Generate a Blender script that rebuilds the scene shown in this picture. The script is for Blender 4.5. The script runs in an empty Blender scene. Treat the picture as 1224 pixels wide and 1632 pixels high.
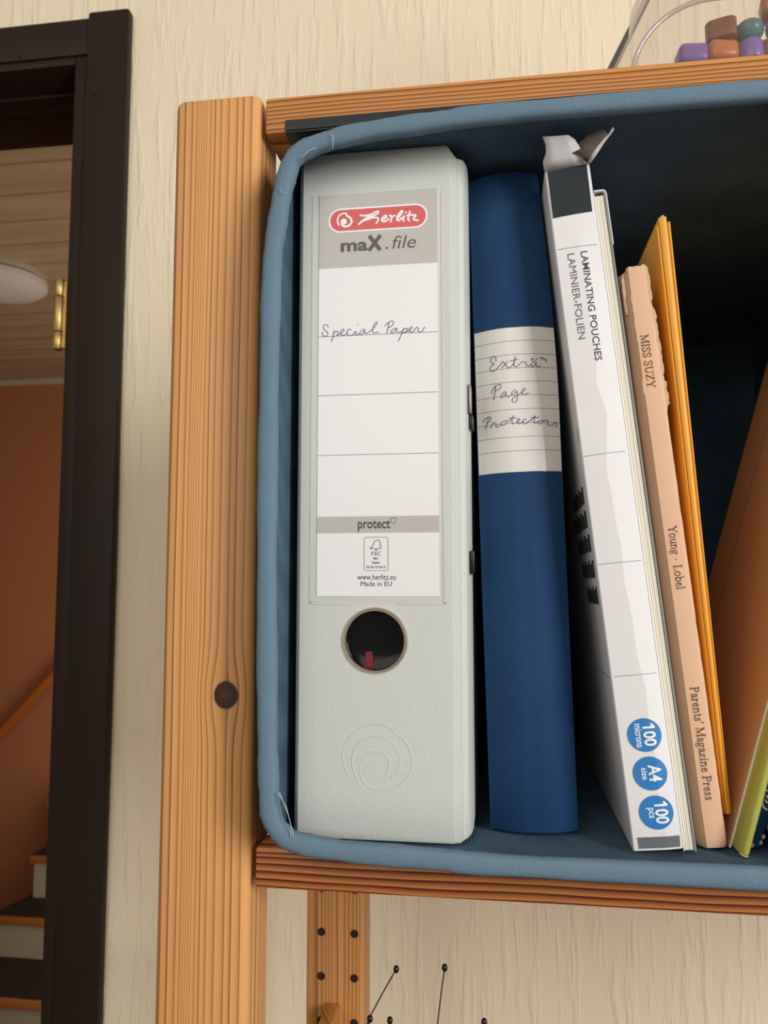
import bpy, bmesh, math, random
from mathutils import Vector, Matrix
random.seed(7)
R = math.radians
C = bpy.context.scene.collection

# ------------------------------------------------------------------ camera, light, exposure
SC = bpy.context.scene
cam_d = bpy.data.cameras.new('camera'); cam = bpy.data.objects.new('camera', cam_d); C.objects.link(cam)
cam.location = (0.0918, -0.3568, 0.1131)
cam.rotation_euler = (R(95.1), 0, R(8.22))
cam_d.sensor_fit = 'VERTICAL'; cam_d.sensor_height = 36.0; cam_d.lens = 1265.0 * 36.0 / 1632.0
cam_d.clip_start = 0.01; cam_d.clip_end = 50
cam_d.dof.use_dof = True; cam_d.dof.focus_distance = 0.37; cam_d.dof.aperture_fstop = 22.0
SC.camera = cam

SC.view_settings.view_transform = 'Standard'; SC.view_settings.look = 'None'
SC.view_settings.gamma = 1.0; SC.view_settings.use_curve_mapping = False
SC.view_settings.exposure = -0.22
WORLD = 0.40
KEY = 50.0
FILL = 16.0
HALL = 11.0
w = bpy.data.worlds.new('daylight'); SC.world = w; w.use_nodes = True
w.node_tree.nodes['Background'].inputs[0].default_value = (1.0, 0.90, 0.79, 1)
w.node_tree.nodes['Background'].inputs[1].default_value = WORLD
def area(name, loc, target, sx, sy, power, col):
    d = bpy.data.lights.new(name, 'AREA'); d.shape = 'RECTANGLE'; d.size = sx; d.size_y = sy; d.energy = power; d.color = col
    o = bpy.data.objects.new(name, d); C.objects.link(o); o.location = loc
    o.rotation_euler = (Vector(target) - Vector(loc)).to_track_quat('-Z', 'Y').to_euler()
    return o
area('window_daylight', (1.8, -1.5, 0.62), (0.1, 0.0, 0.15), 0.7, 1.1, KEY, (0.97, 0.985, 1.0))
area('room_fill', (-0.5, -2.1, 0.95), (0.0, 0.0, 0.1), 1.6, 1.2, FILL, (1.0, 0.94, 0.86))  # added fill lamp, front left, lifting the shaded sides
area('hall_fill', (-0.4, 1.5, -0.3), (-2.0, 2.3, 0.3), 1.0, 1.4, HALL, (1.0, 0.9, 0.76))  # unseen lamp added to brighten the closed hall

# ------------------------------------------------------------------ helpers
def lin(r, g, b):
    f = lambda c: (c/255/12.92) if c/255 <= 0.04045 else ((c/255+0.055)/1.055)**2.4
    return (f(r), f(g), f(b), 1)
def new_mat(name):
    m = bpy.data.materials.new(name); m.use_nodes = True
    return m, m.node_tree.nodes, m.node_tree.links, m.node_tree.nodes['Principled BSDF']
def nd(N, t, **k):
    n = N.new(t)
    for a, v in k.items(): setattr(n, a, v)
    return n
def plain(name, col, rough=0.6, metal=0.0, bump=0, scale=400, spec=0.5, var=0.0):
    m, N, L, P = new_mat(name)
    P.inputs['Base Color'].default_value = col; P.inputs['Roughness'].default_value = rough
    P.inputs['Metallic'].default_value = metal; P.inputs['Specular IOR Level'].default_value = spec
    g = nd(N, 'ShaderNodeNewGeometry')
    if bump or var:
        t = nd(N, 'ShaderNodeTexNoise'); t.inputs['Scale'].default_value = scale; t.inputs['Detail'].default_value = 4
        L.new(g.outputs['Position'], t.inputs['Vector'])
    if bump:
        b = nd(N, 'ShaderNodeBump'); b.inputs['Strength'].default_value = bump; b.inputs['Distance'].default_value = 0.0006
        L.new(t.outputs['Fac'], b.inputs['Height']); L.new(b.outputs['Normal'], P.inputs['Normal'])
    if var:
        mx = nd(N, 'ShaderNodeMix', data_type='RGBA'); mx.inputs[6].default_value = col
        mx.inputs[7].default_value = (col[0]*(1-var), col[1]*(1-var), col[2]*(1-var), 1)
        t2 = nd(N, 'ShaderNodeTexNoise'); t2.inputs['Scale'].default_value = scale*0.12; t2.inputs['Detail'].default_value = 5
        L.new(g.outputs['Position'], t2.inputs['Vector'])
        L.new(t2.outputs['Fac'], mx.inputs[0]); L.new(mx.outputs[2], P.inputs['Base Color'])
    return m
def math_n(N, L, op, a, b=None, c=None):
    n = nd(N, 'ShaderNodeMath', operation=op)
    for i, v in enumerate((a, b, c)):
        if v is None: continue
        if isinstance(v, (int, float)): n.inputs[i].default_value = v
        else: L.new(v, n.inputs[i])
    return n.outputs[0]
def wood(name, lines, u0, width, across, along, depth_k, base, dark, warp=1.2, vs=0.006, knot=None, power=2.2, rough=0.42, amt=0.85):
    """growth rings of a sawn softwood face: position across the grain (mm) is warped, wrapped and looked up as rings"""
    m, N, L, P = new_mat(name)
    g = nd(N, 'ShaderNodeNewGeometry'); s = nd(N, 'ShaderNodeSeparateXYZ'); L.new(g.outputs['Position'], s.inputs[0])
    ax = {'x': 0, 'y': 1, 'z': 2}
    U = math_n(N, L, 'MULTIPLY', s.outputs[ax[across]], 1000.0)
    other = [k for k in 'xyz' if k not in (across, along)][0]
    O = math_n(N, L, 'MULTIPLY', s.outputs[ax[other]], 1000.0*depth_k)
    U = math_n(N, L, 'ADD', U, O)
    Vv = math_n(N, L, 'MULTIPLY', s.outputs[ax[along]], 1000.0)
    if knot:
        ku, kv = knot
        du = math_n(N, L, 'SUBTRACT', U, ku); dv = math_n(N, L, 'SUBTRACT', Vv, kv)
        d2 = math_n(N, L, 'MULTIPLY', du, du); e2 = math_n(N, L, 'MULTIPLY', math_n(N, L, 'MULTIPLY', dv, 0.5), math_n(N, L, 'MULTIPLY', dv, 0.5))
        r2 = math_n(N, L, 'ADD', math_n(N, L, 'DIVIDE', d2, 75.0), math_n(N, L, 'DIVIDE', e2, 62.0))
        ex = math_n(N, L, 'EXPONENT', math_n(N, L, 'MULTIPLY', r2, -1.0))
        U = math_n(N, L, 'SUBTRACT', U, math_n(N, L, 'MULTIPLY', math_n(N, L, 'MULTIPLY', du, ex), 0.72))
    cv = nd(N, 'ShaderNodeCombineXYZ'); L.new(math_n(N, L, 'MULTIPLY', U, 0.03), cv.inputs[0]); L.new(math_n(N, L, 'MULTIPLY', Vv, vs), cv.inputs[1])
    n1 = nd(N, 'ShaderNodeTexNoise'); n1.inputs['Scale'].default_value = 1.0; n1.inputs['Detail'].default_value = 2.0; L.new(cv.outputs[0], n1.inputs['Vector'])
    U2 = math_n(N, L, 'ADD', U, math_n(N, L, 'MULTIPLY', math_n(N, L, 'SUBTRACT', n1.outputs['Fac'], 0.5), warp*2))
    T = math_n(N, L, 'FRACT', math_n(N, L, 'DIVIDE', math_n(N, L, 'SUBTRACT', U2, u0), width))
    rp = nd(N, 'ShaderNodeValToRGB'); cr = rp.color_ramp
    pts = [(0.0, 0.15)]
    for i, (q, a) in enumerate(lines):
        pts.append((q, a)); pts.append((min(q+0.007, 0.999), 0.0))
    cr.elements[0].position = pts[0][0]; cr.elements[0].color = (pts[0][1],)*3+(1,)
    cr.elements[1].position = pts[1][0]; cr.elements[1].color = (pts[1][1],)*3+(1,)
    for p, a in pts[2:32]:
        e = cr.elements.new(p); e.color = (a, a, a, 1)
    L.new(T, rp.inputs[0])
    F = math_n(N, L, 'MULTIPLY', math_n(N, L, 'ADD', math_n(N, L, 'MULTIPLY', math_n(N, L, 'POWER', rp.outputs[0], power), 0.9), math_n(N, L, 'MULTIPLY', rp.outputs[0], 0.24)), amt)
    # fibre streaks
    cf = nd(N, 'ShaderNodeCombineXYZ'); L.new(math_n(N, L, 'MULTIPLY', U, 2.4), cf.inputs[0]); L.new(math_n(N, L, 'MULTIPLY', Vv, 0.035), cf.inputs[1]); L.new(math_n(N, L, 'MULTIPLY', O, 2.0), cf.inputs[2])
    nf = nd(N, 'ShaderNodeTexNoise'); nf.inputs['Scale'].default_value = 1.0; nf.inputs['Detail'].default_value = 3.0; L.new(cf.outputs[0], nf.inputs['Vector'])
    F = math_n(N, L, 'ADD', F, math_n(N, L, 'MULTIPLY', math_n(N, L, 'SUBTRACT', nf.outputs['Fac'], 0.5), 0.22))
    mx = nd(N, 'ShaderNodeMix', data_type='RGBA'); mx.inputs[6].default_value = base; mx.inputs[7].default_value = dark
    L.new(F, mx.inputs[0]); col = mx.outputs[2]
    if knot:
        rr = math_n(N, L, 'SQRT', math_n(N, L, 'ADD', math_n(N, L, 'DIVIDE', d2, 36.0), math_n(N, L, 'MULTIPLY', math_n(N, L, 'MULTIPLY', dv, dv), 1/42.0)))
        cn = nd(N, 'ShaderNodeTexNoise'); cn.inputs['Scale'].default_value = 160; cn.inputs['Detail'].default_value = 4; L.new(g.outputs['Position'], cn.inputs['Vector'])
        rr = math_n(N, L, 'ADD', rr, math_n(N, L, 'MULTIPLY', math_n(N, L, 'SUBTRACT', cn.outputs['Fac'], 0.5), 0.22))
        k = nd(N, 'ShaderNodeValToRGB'); k.color_ramp.elements[0].position = 0.0; k.color_ramp.elements[0].color = lin(86, 46, 34)
        k.color_ramp.elements[1].position = 0.92; k.color_ramp.elements[1].color = lin(52, 20, 15)
        L.new(rr, k.inputs[0])
        fm = nd(N, 'ShaderNodeMapRange'); fm.inputs['From Min'].default_value = 0.9; fm.inputs['From Max'].default_value = 1.06
        fm.inputs['To Min'].default_value = 1.0; fm.inputs['To Max'].default_value = 0.0; L.new(rr, fm.inputs['Value'])
        m2 = nd(N, 'ShaderNodeMix', data_type='RGBA'); L.new(fm.outputs[0], m2.inputs[0]); L.new(col, m2.inputs[6]); L.new(k.outputs[0], m2.inputs[7]); col = m2.outputs[2]
    L.new(col, P.inputs['Base Color']); P.inputs['Roughness'].default_value = rough; P.inputs['Specular IOR Level'].default_value = 0.35
    bp = nd(N, 'ShaderNodeBump'); bp.inputs['Strength'].default_value = 0.12; bp.inputs['Distance'].default_value = 0.0004
    L.new(F, bp.inputs['Height']); L.new(bp.outputs['Normal'], P.inputs['Normal'])
    return m
def weave(name, col, col2, sc, rough=0.85, bump=0.6, diag=True, axis=(1, 1, 1), warp=0.0, amt=1.0):
    """cloth: two crossed sets of fine threads"""
    m, N, L, P = new_mat(name)
    tc = nd(N, 'ShaderNodeTexCoord')
    outs = []
    for sg in ((1, 1, 1), (1, -1, -0.9)) if diag else ((1, 0.45, 1), (0.15, 0.3, 1)):
        d = nd(N, 'ShaderNodeVectorMath', operation='DOT_PRODUCT'); d.inputs[1].default_value = (sg[0]*axis[0], sg[1]*axis[1], sg[2]*axis[2])
        L.new(tc.outputs['Object'], d.inputs[0])
        a = math_n(N, L, 'SINE', math_n(N, L, 'MULTIPLY', d.outputs['Value'], 6.2832*1000.0/sc))
        outs.append(math_n(N, L, 'MULTIPLY_ADD', a, 0.5, 0.5))
    H = math_n(N, L, 'MULTIPLY', outs[0], outs[1]) if diag else math_n(N, L, 'MULTIPLY_ADD', outs[1], 0.35, math_n(N, L, 'MULTIPLY', outs[0], 0.65))
    t = nd(N, 'ShaderNodeTexNoise'); t.inputs['Scale'].default_value = 30; t.inputs['Detail'].default_value = 5; L.new(tc.outputs['Object'], t.inputs['Vector'])
    F = math_n(N, L, 'ADD', math_n(N, L, 'MULTIPLY', H, 0.6*amt), math_n(N, L, 'MULTIPLY', t.outputs['Fac'], 0.5))
    mx = nd(N, 'ShaderNodeMix', data_type='RGBA'); mx.inputs[6].default_value = col2; mx.inputs[7].default_value = col
    L.new(F, mx.inputs[0]); L.new(mx.outputs[2], P.inputs['Base Color'])
    b = nd(N, 'ShaderNodeBump'); b.inputs['Strength'].default_value = bump; b.inputs['Distance'].default_value = 0.0003
    L.new(H, b.inputs['Height']); L.new(b.outputs['Normal'], P.inputs['Normal'])
    P.inputs['Roughness'].default_value = rough; P.inputs['Specular IOR Level'].default_value = 0.25
    return m
def clear(name, tint, gloss=0.12, rough=0.06, haze=0.0, gl_k=0.6):
    m, N, L, P = new_mat(name); N.remove(P)
    out = N['Material Output']
    tr = nd(N, 'ShaderNodeBsdfTransparent'); tr.inputs[0].default_value = tint
    gl = nd(N, 'ShaderNodeBsdfGlossy'); gl.inputs['Roughness'].default_value = rough
    lw = nd(N, 'ShaderNodeLayerWeight'); lw.inputs['Blend'].default_value = 0.2
    f = math_n(N, L, 'MULTIPLY_ADD', lw.outputs['Fresnel'], gl_k, gloss*0.3)
    mx = nd(N, 'ShaderNodeMixShader'); L.new(f, mx.inputs[0]); L.new(tr.outputs[0], mx.inputs[1]); L.new(gl.outputs[0], mx.inputs[2])
    last = mx
    if haze:
        df = nd(N, 'ShaderNodeBsdfDiffuse'); df.inputs[0].default_value = (0.8, 0.8, 0.8, 1)
        m2 = nd(N, 'ShaderNodeMixShader'); m2.inputs[0].default_value = haze
        L.new(mx.outputs[0], m2.inputs[1]); L.new(df.outputs[0], m2.inputs[2]); last = m2
    L.new(last.outputs[0], out.inputs['Surface'])
    return m

def obj(name, bm, m, parent=None, smooth=40, label=None, loc=None):
    """links one mesh; vertices come in millimetres in the parent's frame (or the world's)"""
    bmesh.ops.remove_doubles(bm, verts=bm.verts, dist=1e-4)
    bmesh.ops.recalc_face_normals(bm, faces=bm.faces)
    bm.transform(Matrix.Scale(0.001, 4))
    me = bpy.data.meshes.new(name); bm.to_mesh(me); bm.free()
    for mm in (m if isinstance(m, (list, tuple)) else [m]): me.materials.append(mm)
    if smooth: me.shade_smooth(); me.set_sharp_from_angle(angle=R(smooth))
    o = bpy.data.objects.new(name, me); C.objects.link(o)
    if parent: o.parent = parent
    if loc: o.location = Vector(loc)*0.001
    if label: o['label'] = label
    return o
def tag(o, label, cat, group=None):
    o['label'] = label; o['category'] = cat
    if group: o['group'] = group
    return o
def thing(name, label, cat, loc=(0, 0, 0), lean=0.0, group=None):
    o = bpy.data.objects.new(name, None); C.objects.link(o); o.empty_display_size = 0.02
    o.location = Vector(loc)*0.001; o.rotation_euler = (0, R(lean), 0)
    return tag(o, label, cat, group)
def struct(o):
    o['kind'] = 'structure'; return o
def sthing(name, loc=(0, 0, 0)):
    o = bpy.data.objects.new(name, None); C.objects.link(o); o.location = Vector(loc)*0.001; return struct(o)
def box(bm, x0, x1, y0, y1, z0, z1, bev=0.0, seg=2, mi=0):
    t = bmesh.new(); bmesh.ops.create_cube(t, size=1)
    for v in t.verts: v.co = Vector((x0 if v.co.x < 0 else x1, y0 if v.co.y < 0 else y1, z0 if v.co.z < 0 else z1))
    if bev: bmesh.ops.bevel(t, geom=t.edges[:], offset=bev, segments=seg, profile=0.5, affect='EDGES')
    for f in t.faces: f.material_index = mi
    me = bpy.data.meshes.new('tmp'); t.to_mesh(me); t.free(); bm.from_mesh(me); bpy.data.meshes.remove(me)
    return bm
def B(*a, **k): return box(bmesh.new(), *a, **k)
def prism(bm, poly, z0, z1=None, axis='z', f=None):
    """closed outline swept along an axis"""
    mk = {'z': lambda p, t: (p[0], p[1], t), 'y': lambda p, t: (p[0], t, p[1]), 'x': lambda p, t: (t, p[0], p[1])}[axis]
    zs = [z0, z1] if not isinstance(z0, (list, tuple)) else list(z0)
    rings = [[bm.verts.new(mk(p, t)) for p in poly] for t in zs]
    n = len(poly)
    for a, b in zip(rings, rings[1:]):
        for i in range(n): bm.faces.new((a[i], a[(i+1) % n], b[(i+1) % n], b[i]))
    bm.faces.new(rings[0]); bm.faces.new(rings[-1][::-1])
    return bm
def loft(bm, rings, close=True, cap=(True, True)):
    vr = [[bm.verts.new(p) for p in r] for r in rings]; n = len(vr[0])
    for a, b in zip(vr, vr[1:]):
        for i in range(n if close else n-1): bm.faces.new((a[i], a[(i+1) % n], b[(i+1) % n], b[i]))
    if cap[0]: bm.faces.new(vr[0])
    if cap[1]: bm.faces.new(vr[-1][::-1])
    return bm
def tube(bm, pts, r, n=8, cap=True):
    pts = [Vector(p) for p in pts]; rings = []
    up = None
    for i, p in enumerate(pts):
        d = (pts[min(i+1, len(pts)-1)] - pts[max(i-1, 0)]).normalized()
        if up is None: up = d.orthogonal().normalized()
        up = (up - d*up.dot(d)).normalized(); s = d.cross(up)
        rr = r[i] if isinstance(r, (list, tuple)) else r
        rings.append([p + (up*math.cos(2*math.pi*k/n) + s*math.sin(2*math.pi*k/n))*rr for k in range(n)])
    return loft(bm, rings, True, (cap, cap))
def ball(bm, c, r, sz=1.0, u=14, v=9):
    t = bmesh.new(); bmesh.ops.create_uvsphere(t, u_segments=u, v_segments=v, radius=r)
    for q in t.verts: q.co = Vector((q.co.x, q.co.y, q.co.z*sz)) + Vector(c)
    me = bpy.data.meshes.new('tmp'); t.to_mesh(me); t.free(); bm.from_mesh(me); bpy.data.meshes.remove(me)
    return bm
def lathe(bm, prof, c, axis='z', n=40):
    rings = []
    for r, h in prof:
        ring = []
        for k in range(n):
            a = 2*math.pi*k/n; p = (r*math.cos(a), r*math.sin(a), h)
            if axis == 'y': p = (p[0], h, p[1])
            ring.append((p[0]+c[0], p[1]+c[1], p[2]+c[2]))
        rings.append(ring)
    return loft(bm, rings, True, (True, True))
def smooth_pts(st, it=2):
    for _ in range(it):
        if len(st) < 3: return st
        o = [st[0]]
        for a, b in zip(st, st[1:]):
            o += [(a[0]*.75+b[0]*.25, a[1]*.75+b[1]*.25), (a[0]*.25+b[0]*.75, a[1]*.25+b[1]*.75)]
        o.append(st[-1]); st = o
    return st
# printed or written marks: thin flat ink lying on a surface; a map turns (across, up) into a point
def on_plane(y): return lambda u, v: (u, y, v)
LAYER = [0]
def stroke(bm, st, wd, mp0, it=2, taper=False):
    def mp(u, v):
        LAYER[0] = (LAYER[0]+1) % 90
        q = mp0(u, v); return (q[0], q[1]-0.0012*LAYER[0], q[2])
    st = smooth_pts(list(st), it)
    P = [Vector(p) for p in st]
    L_, R_ = [], []
    for i, p in enumerate(P):
        d = P[min(i+1, len(P)-1)] - P[max(i-1, 0)]
        if d.length < 1e-6: d = Vector((1, 0))
        d.normalize(); nrm = Vector((-d.y, d.x))
        h = wd/2
        if taper and i in (0, len(P)-1): h *= 0.45
        ext = d*(-h*0.6 if i == 0 else (h*0.6 if i == len(P)-1 else 0))
        L_.append(p+nrm*h+ext); R_.append(p-nrm*h+ext)
    vl, vr = [], []
    for a_, b_ in zip(L_, R_): vl.append(bm.verts.new(mp(*a_))); vr.append(bm.verts.new(mp(*b_)))
    for i in range(len(P)-1): bm.faces.new((vl[i], vr[i], vr[i+1], vl[i+1]))
def disc(bm, u, v, r, mp, n=40):
    c = bm.verts.new(mp(u, v)); ring = [bm.verts.new(mp(u+r*math.cos(2*math.pi*k/n), v+r*math.sin(2*math.pi*k/n))) for k in range(n)]
    for k in range(n): bm.faces.new((c, ring[k], ring[(k+1) % n]))
def quad(bm, u0, u1, v0, v1, mp, nu=1, nv=1):
    g = [[bm.verts.new(mp(u0+(u1-u0)*i/nu, v0+(v1-v0)*j/nv)) for i in range(nu+1)] for j in range(nv+1)]
    for j in range(nv):
        for i in range(nu): bm.faces.new((g[j][i], g[j][i+1], g[j+1][i+1], g[j+1][i]))
def rrect(u0, u1, v0, v1, r, n=8):
    o = []
    for cx, cy, a0 in ((u1-r, v1-r, 0), (u0+r, v1-r, 90), (u0+r, v0+r, 180), (u1-r, v0+r, 270)):
        for k in range(n+1):
            a = R(a0+90*k/n); o.append((cx+r*math.cos(a), cy+r*math.sin(a)))
    return o
def fill(bm, poly, mp):
    cu = sum(p[0] for p in poly)/len(poly); cv = sum(p[1] for p in poly)/len(poly)
    c = bm.verts.new(mp(cu, cv)); vs = [bm.verts.new(mp(*p)) for p in poly]
    for i in range(len(vs)): bm.faces.new((c, vs[i], vs[(i+1) % len(vs)]))
def text(bm, s, u0, u1, v0, v1, mp, down=False, bold=0.0, shear=0.0, fine=0):
    """lettering fitted into a rectangle of the surface; down = read from top to bottom"""
    cu = bpy.data.curves.new('tmp', 'FONT'); cu.body = s; cu.size = 1.0; cu.offset = bold; cu.shear = shear; cu.resolution_u = 3
    o = bpy.data.objects.new('tmp', cu); C.objects.link(o)
    dg = bpy.context.evaluated_depsgraph_get(); me = bpy.data.meshes.new_from_object(o.evaluated_get(dg))
    xs = [v.co.x for v in me.vertices]; ys = [v.co.y for v in me.vertices]
    a0, a1, b0, b1 = min(xs), max(xs), min(ys), max(ys)
    tm = bmesh.new(); tm.from_mesh(me); bmesh.ops.triangulate(tm, faces=tm.faces[:])
    for v in tm.verts: v.co.x = (v.co.x-a0)/(a1-a0); v.co.y = (v.co.y-b0)/(b1-b0)
    if fine:
        W_, H__ = (v1-v0, u1-u0) if down else (u1-u0, v1-v0)
        for _ in range(5):
            es = [e for e in tm.edges if math.hypot((e.verts[0].co.x-e.verts[1].co.x)*W_, (e.verts[0].co.y-e.verts[1].co.y)*H__) > fine]
            if not es: break
            bmesh.ops.subdivide_edges(tm, edges=es, cuts=1); bmesh.ops.triangulate(tm, faces=tm.faces[:])
    tm.verts.index_update()
    vs = []
    for v in tm.verts:
        s_, t_ = v.co.x, v.co.y
        q = (u0+(u1-u0)*t_, v1+(v0-v1)*s_) if down else (u0+(u1-u0)*s_, v0+(v1-v0)*t_)
        vs.append(bm.verts.new(mp(*q)))
    for p in tm.faces:
        try: bm.faces.new([vs[q.index] for q in p.verts])
        except ValueError: pass
    tm.free(); bpy.data.objects.remove(o); bpy.data.curves.remove(cu); bpy.data.meshes.remove(me)
# a small book face with serifs: glyph = (advance, [(points, width)])
def _arc(cx, cy, rx, ry, a0, a1, n=10): return [(cx+rx*math.cos(R(a0+(a1-a0)*k/n)), cy+ry*math.sin(R(a0+(a1-a0)*k/n))) for k in range(n+1)]
T_, H_ = .13, .055
G = {
 'M': (1.12, [([(.16, 0), (.16, 1)], H_), ([(.17, .97), (.54, .06)], T_), ([(.54, .04), (.9, .98)], H_), ([(.93, 0), (.93, 1)], T_), ([(0, .02), (.3, .02)], H_), ([(.76, .02), (1.1, .02)], H_), ([(0, .98), (.2, .98)], H_), ([(.9, .98), (1.1, .98)], H_)]),
 'I': (.44, [([(.2, 0), (.2, 1)], T_), ([(.03, .02), (.37, .02)], H_), ([(.03, .98), (.37, .98)], H_)]),
 'S': (.66, [([(.52, .76), (.47, .94), (.3, 1.0), (.13, .94), (.08, .76), (.16, .62), (.3, .52), (.46, .42), (.55, .26), (.48, .07), (.3, 0), (.12, .05), (.06, .25)], .09), ([(.52, .74), (.52, .98)], H_), ([(.06, .02), (.06, .28)], H_)]),
 'U': (.98, [([(.2, 1), (.2, .32), (.26, .1), (.46, .01), (.66, .06), (.77, .3)], .1), ([(.77, .28), (.77, 1)], H_), ([(.02, .98), (.38, .98)], H_), ([(.62, .98), (.94, .98)], H_)]),
 'Z': (.8, [([(.1, .97), (.68, .97)], H_), ([(.65, .96), (.1, .04)], T_), ([(.06, .03), (.72, .03)], H_), ([(.1, .98), (.07, .76)], H_), ([(.72, .02), (.75, .26)], H_)]),
 'Y': (.9, [([(.14, .98), (.46, .48)], T_), ([(.8, .98), (.48, .48)], H_), ([(.46, .5), (.46, 0)], T_), ([(0, .98), (.32, .98)], H_), ([(.64, .98), (.92, .98)], H_), ([(.28, .02), (.64, .02)], H_)]),
 'L': (.78, [([(.2, 0), (.2, 1)], T_), ([(.03, .02), (.68, .02)], H_), ([(.69, .0), (.72, .28)], H_), ([(.03, .98), (.4, .98)], H_)]),
 'P': (.74, [([(.2, 0), (.2, 1)], T_), ([(.2, .97), (.42, .97), (.6, .88), (.64, .72), (.58, .56), (.42, .48), (.22, .48)], .085), ([(.03, .02), (.4, .02)], H_), ([(.03, .98), (.25, .98)], H_)]),
 'o': (.64, [(_arc(.31, .33, .24, .33, 0, 360, 16), .09)]),
 'u': (.68, [([(.16, .64), (.16, .2), (.24, .04), (.38, .03), (.52, .15)], .1), ([(.54, .66), (.54, 0)], .11), ([(.02, .63), (.2, .63)], H_), ([(.4, .63), (.56, .63)], H_), ([(.54, .02), (.66, .04)], H_)]),
 'n': (.7, [([(.16, .64), (.16, 0)], .11), ([(.18, .48), (.3, .62), (.44, .62), (.53, .48), (.53, 0)], .1), ([(.02, .62), (.18, .64)], H_), ([(.03, .02), (.3, .02)], H_), ([(.4, .02), (.68, .02)], H_)]),
 'g': (.62, [(_arc(.27, .42, .2, .21, 0, 360, 14), .08), ([(.16, .24), (.1, .12), (.24, .05), (.44, .02), (.52, -.1), (.44, -.24), (.26, -.29), (.08, -.22), (.08, -.1), (.2, .02)], .065), ([(.42, .57), (.58, .62)], .08)]),
 'b': (.66, [([(.14, 1.02), (.14, .03)], .11), (_arc(.34, .33, .22, .31, 130, -140, 12), .09), ([(.0, 1), (.16, 1.02)], H_)]),
 'e': (.56, [([(.09, .36), (.46, .38), (.44, .55), (.3, .65), (.15, .58), (.08, .36), (.12, .12), (.28, .01), (.42, .05), (.5, .17)], .085)]),
 'l': (.36, [([(.17, 1.02), (.17, 0)], .11), ([(.02, 1), (.18, 1.02)], H_), ([(.02, .02), (.34, .02)], H_)]),
 'a': (.58, [([(.1, .5), (.16, .62), (.3, .65), (.41, .56), (.42, .1), (.5, .02), (.58, .06)], .1), ([(.42, .4), (.2, .32), (.08, .16), (.16, .02), (.3, .04), (.42, .16)], .08)]),
 'r': (.5, [([(.16, .64), (.16, 0)], .11), ([(.18, .44), (.3, .61), (.44, .6)], .1), ([(.02, .62), (.18, .64)], H_), ([(.03, .02), (.34, .02)], H_)]),
 't': (.42, [([(.18, .84), (.18, .14), (.25, .03), (.4, .07)], .1), ([(.03, .62), (.38, .62)], H_)]),
 's': (.5, [([(.38, .5), (.34, .62), (.22, .65), (.1, .56), (.14, .42), (.3, .3), (.4, .18), (.34, .04), (.2, .0), (.08, .06), (.06, .18)], .085)]),
 'i': (.36, [([(.17, .64), (.17, 0)], .11), ([(.17, .9), (.17, .93)], .14), ([(.03, .62), (.18, .64)], H_), ([(.02, .02), (.34, .02)], H_)]),
 'z': (.56, [([(.08, .61), (.46, .61)], H_), ([(.44, .6), (.09, .04)], .11), ([(.06, .03), (.48, .03)], H_), ([(.08, .62), (.06, .46)], H_), ([(.48, .03), (.51, .2)], H_)]),
 "'": (.28, [([(.13, 1.02), (.16, .9), (.09, .76)], .1)]),
 '.': (.5, [([(.22, .36), (.24, .36)], .15)]), ' ': (.36, [])}
def serif(bm, s, u0, u1, v0, v1, mp, cap_hi=1.0):
    """book lettering read from top (v1) to bottom (v0); baseline at u0, cap height at u1"""
    total = sum(G[c][0] for c in s); k = (v1-v0)/total; h = u1-u0; x = 0
    for c in s:
        for st, wd in G[c][1]:
            P = [(u0+q[1]*h, v1-(x+q[0])*k) for q in st]
            stroke(bm, P, wd*(h*0.55+k*0.45)*1.05, mp, 1 if len(st) > 2 else 0)
        x += G[c][0]

# outlines and pen strokes measured on the things themselves, in millimetres
INK_SPECIAL = [[(13.92,232.69),(13.56,233.75),(12.73,234.2),(11.75,233.83),(11.34,232.97),(11.86,231.91),(13.06,230.82),(13.79,229.75),(13.59,228.82),(12.66,228.35),(11.52,228.81),(10.69,229.84),(11.35,230.38)],[(16.77,231.01),(16.37,228.7),(15.51,225.74)],[(16.26,229.48),(17.54,230.71),(18.57,230.56),(18.73,229.36),(17.81,228.37),(16.47,228.17)],[(17.81,228.37),(19.6,229.32),(21.14,230.28),(21.65,231.14),(20.88,231.59),(19.96,230.86),(19.76,229.57),(20.48,228.4),(21.92,228.55),(23.04,230.2)],[(24.73,230.79),(24.21,231.54),(23.19,230.96),(22.84,229.43),(23.45,228.27),(24.99,228.2),(26.26,229.27),(27.28,230.51),(26.78,228.99),(27.54,228.29),(28.82,229.16)],[(27.79,233.33),(27.99,233.11)],[(31.36,230.84),(30.09,230.9),(28.82,229.41),(29.07,228.37),(30.35,228.83),(31.36,230.84),(31.11,229.31),(32.13,228.75),(34.67,230.43),(37.2,233.39),(37.2,234.32),(36.19,233.95),(35.07,231.44),(34.92,229.64),(35.68,228.84),(37.96,229.35)],[(42.77,233.64),(42.26,231.1),(41.65,228.56)],[(40.65,232.1),(42.26,233.66),(43.78,234.41),(44.89,234.05),(44.68,232.52),(43.02,231.32),(42.16,231.1)],[(46.55,230.64),(45.04,230.71),(43.52,229.5),(43.77,228.46),(45.03,228.81),(46.39,230.64),(46.19,229.12),(47.3,228.71),(48.55,229.26)],[(49.56,230.75),(48.55,227.73),(47.04,224.64)],[(48.55,228.5),(49.81,230.23),(51.07,230.68),(51.31,229.65),(50.31,228.57),(49.05,228.48)],[(50.31,228.57),(52.06,229.36),(53.42,230.31),(53.57,231.17),(52.82,231.11),(52.07,230.12),(52.21,228.84),(53.31,228.53),(54.31,228.89),(55.32,230.48),(55.82,230.86),(56.57,230.16),(56.21,228.81),(57.06,228.36),(58.21,228.71),(59.31,230.8)]]
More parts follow.
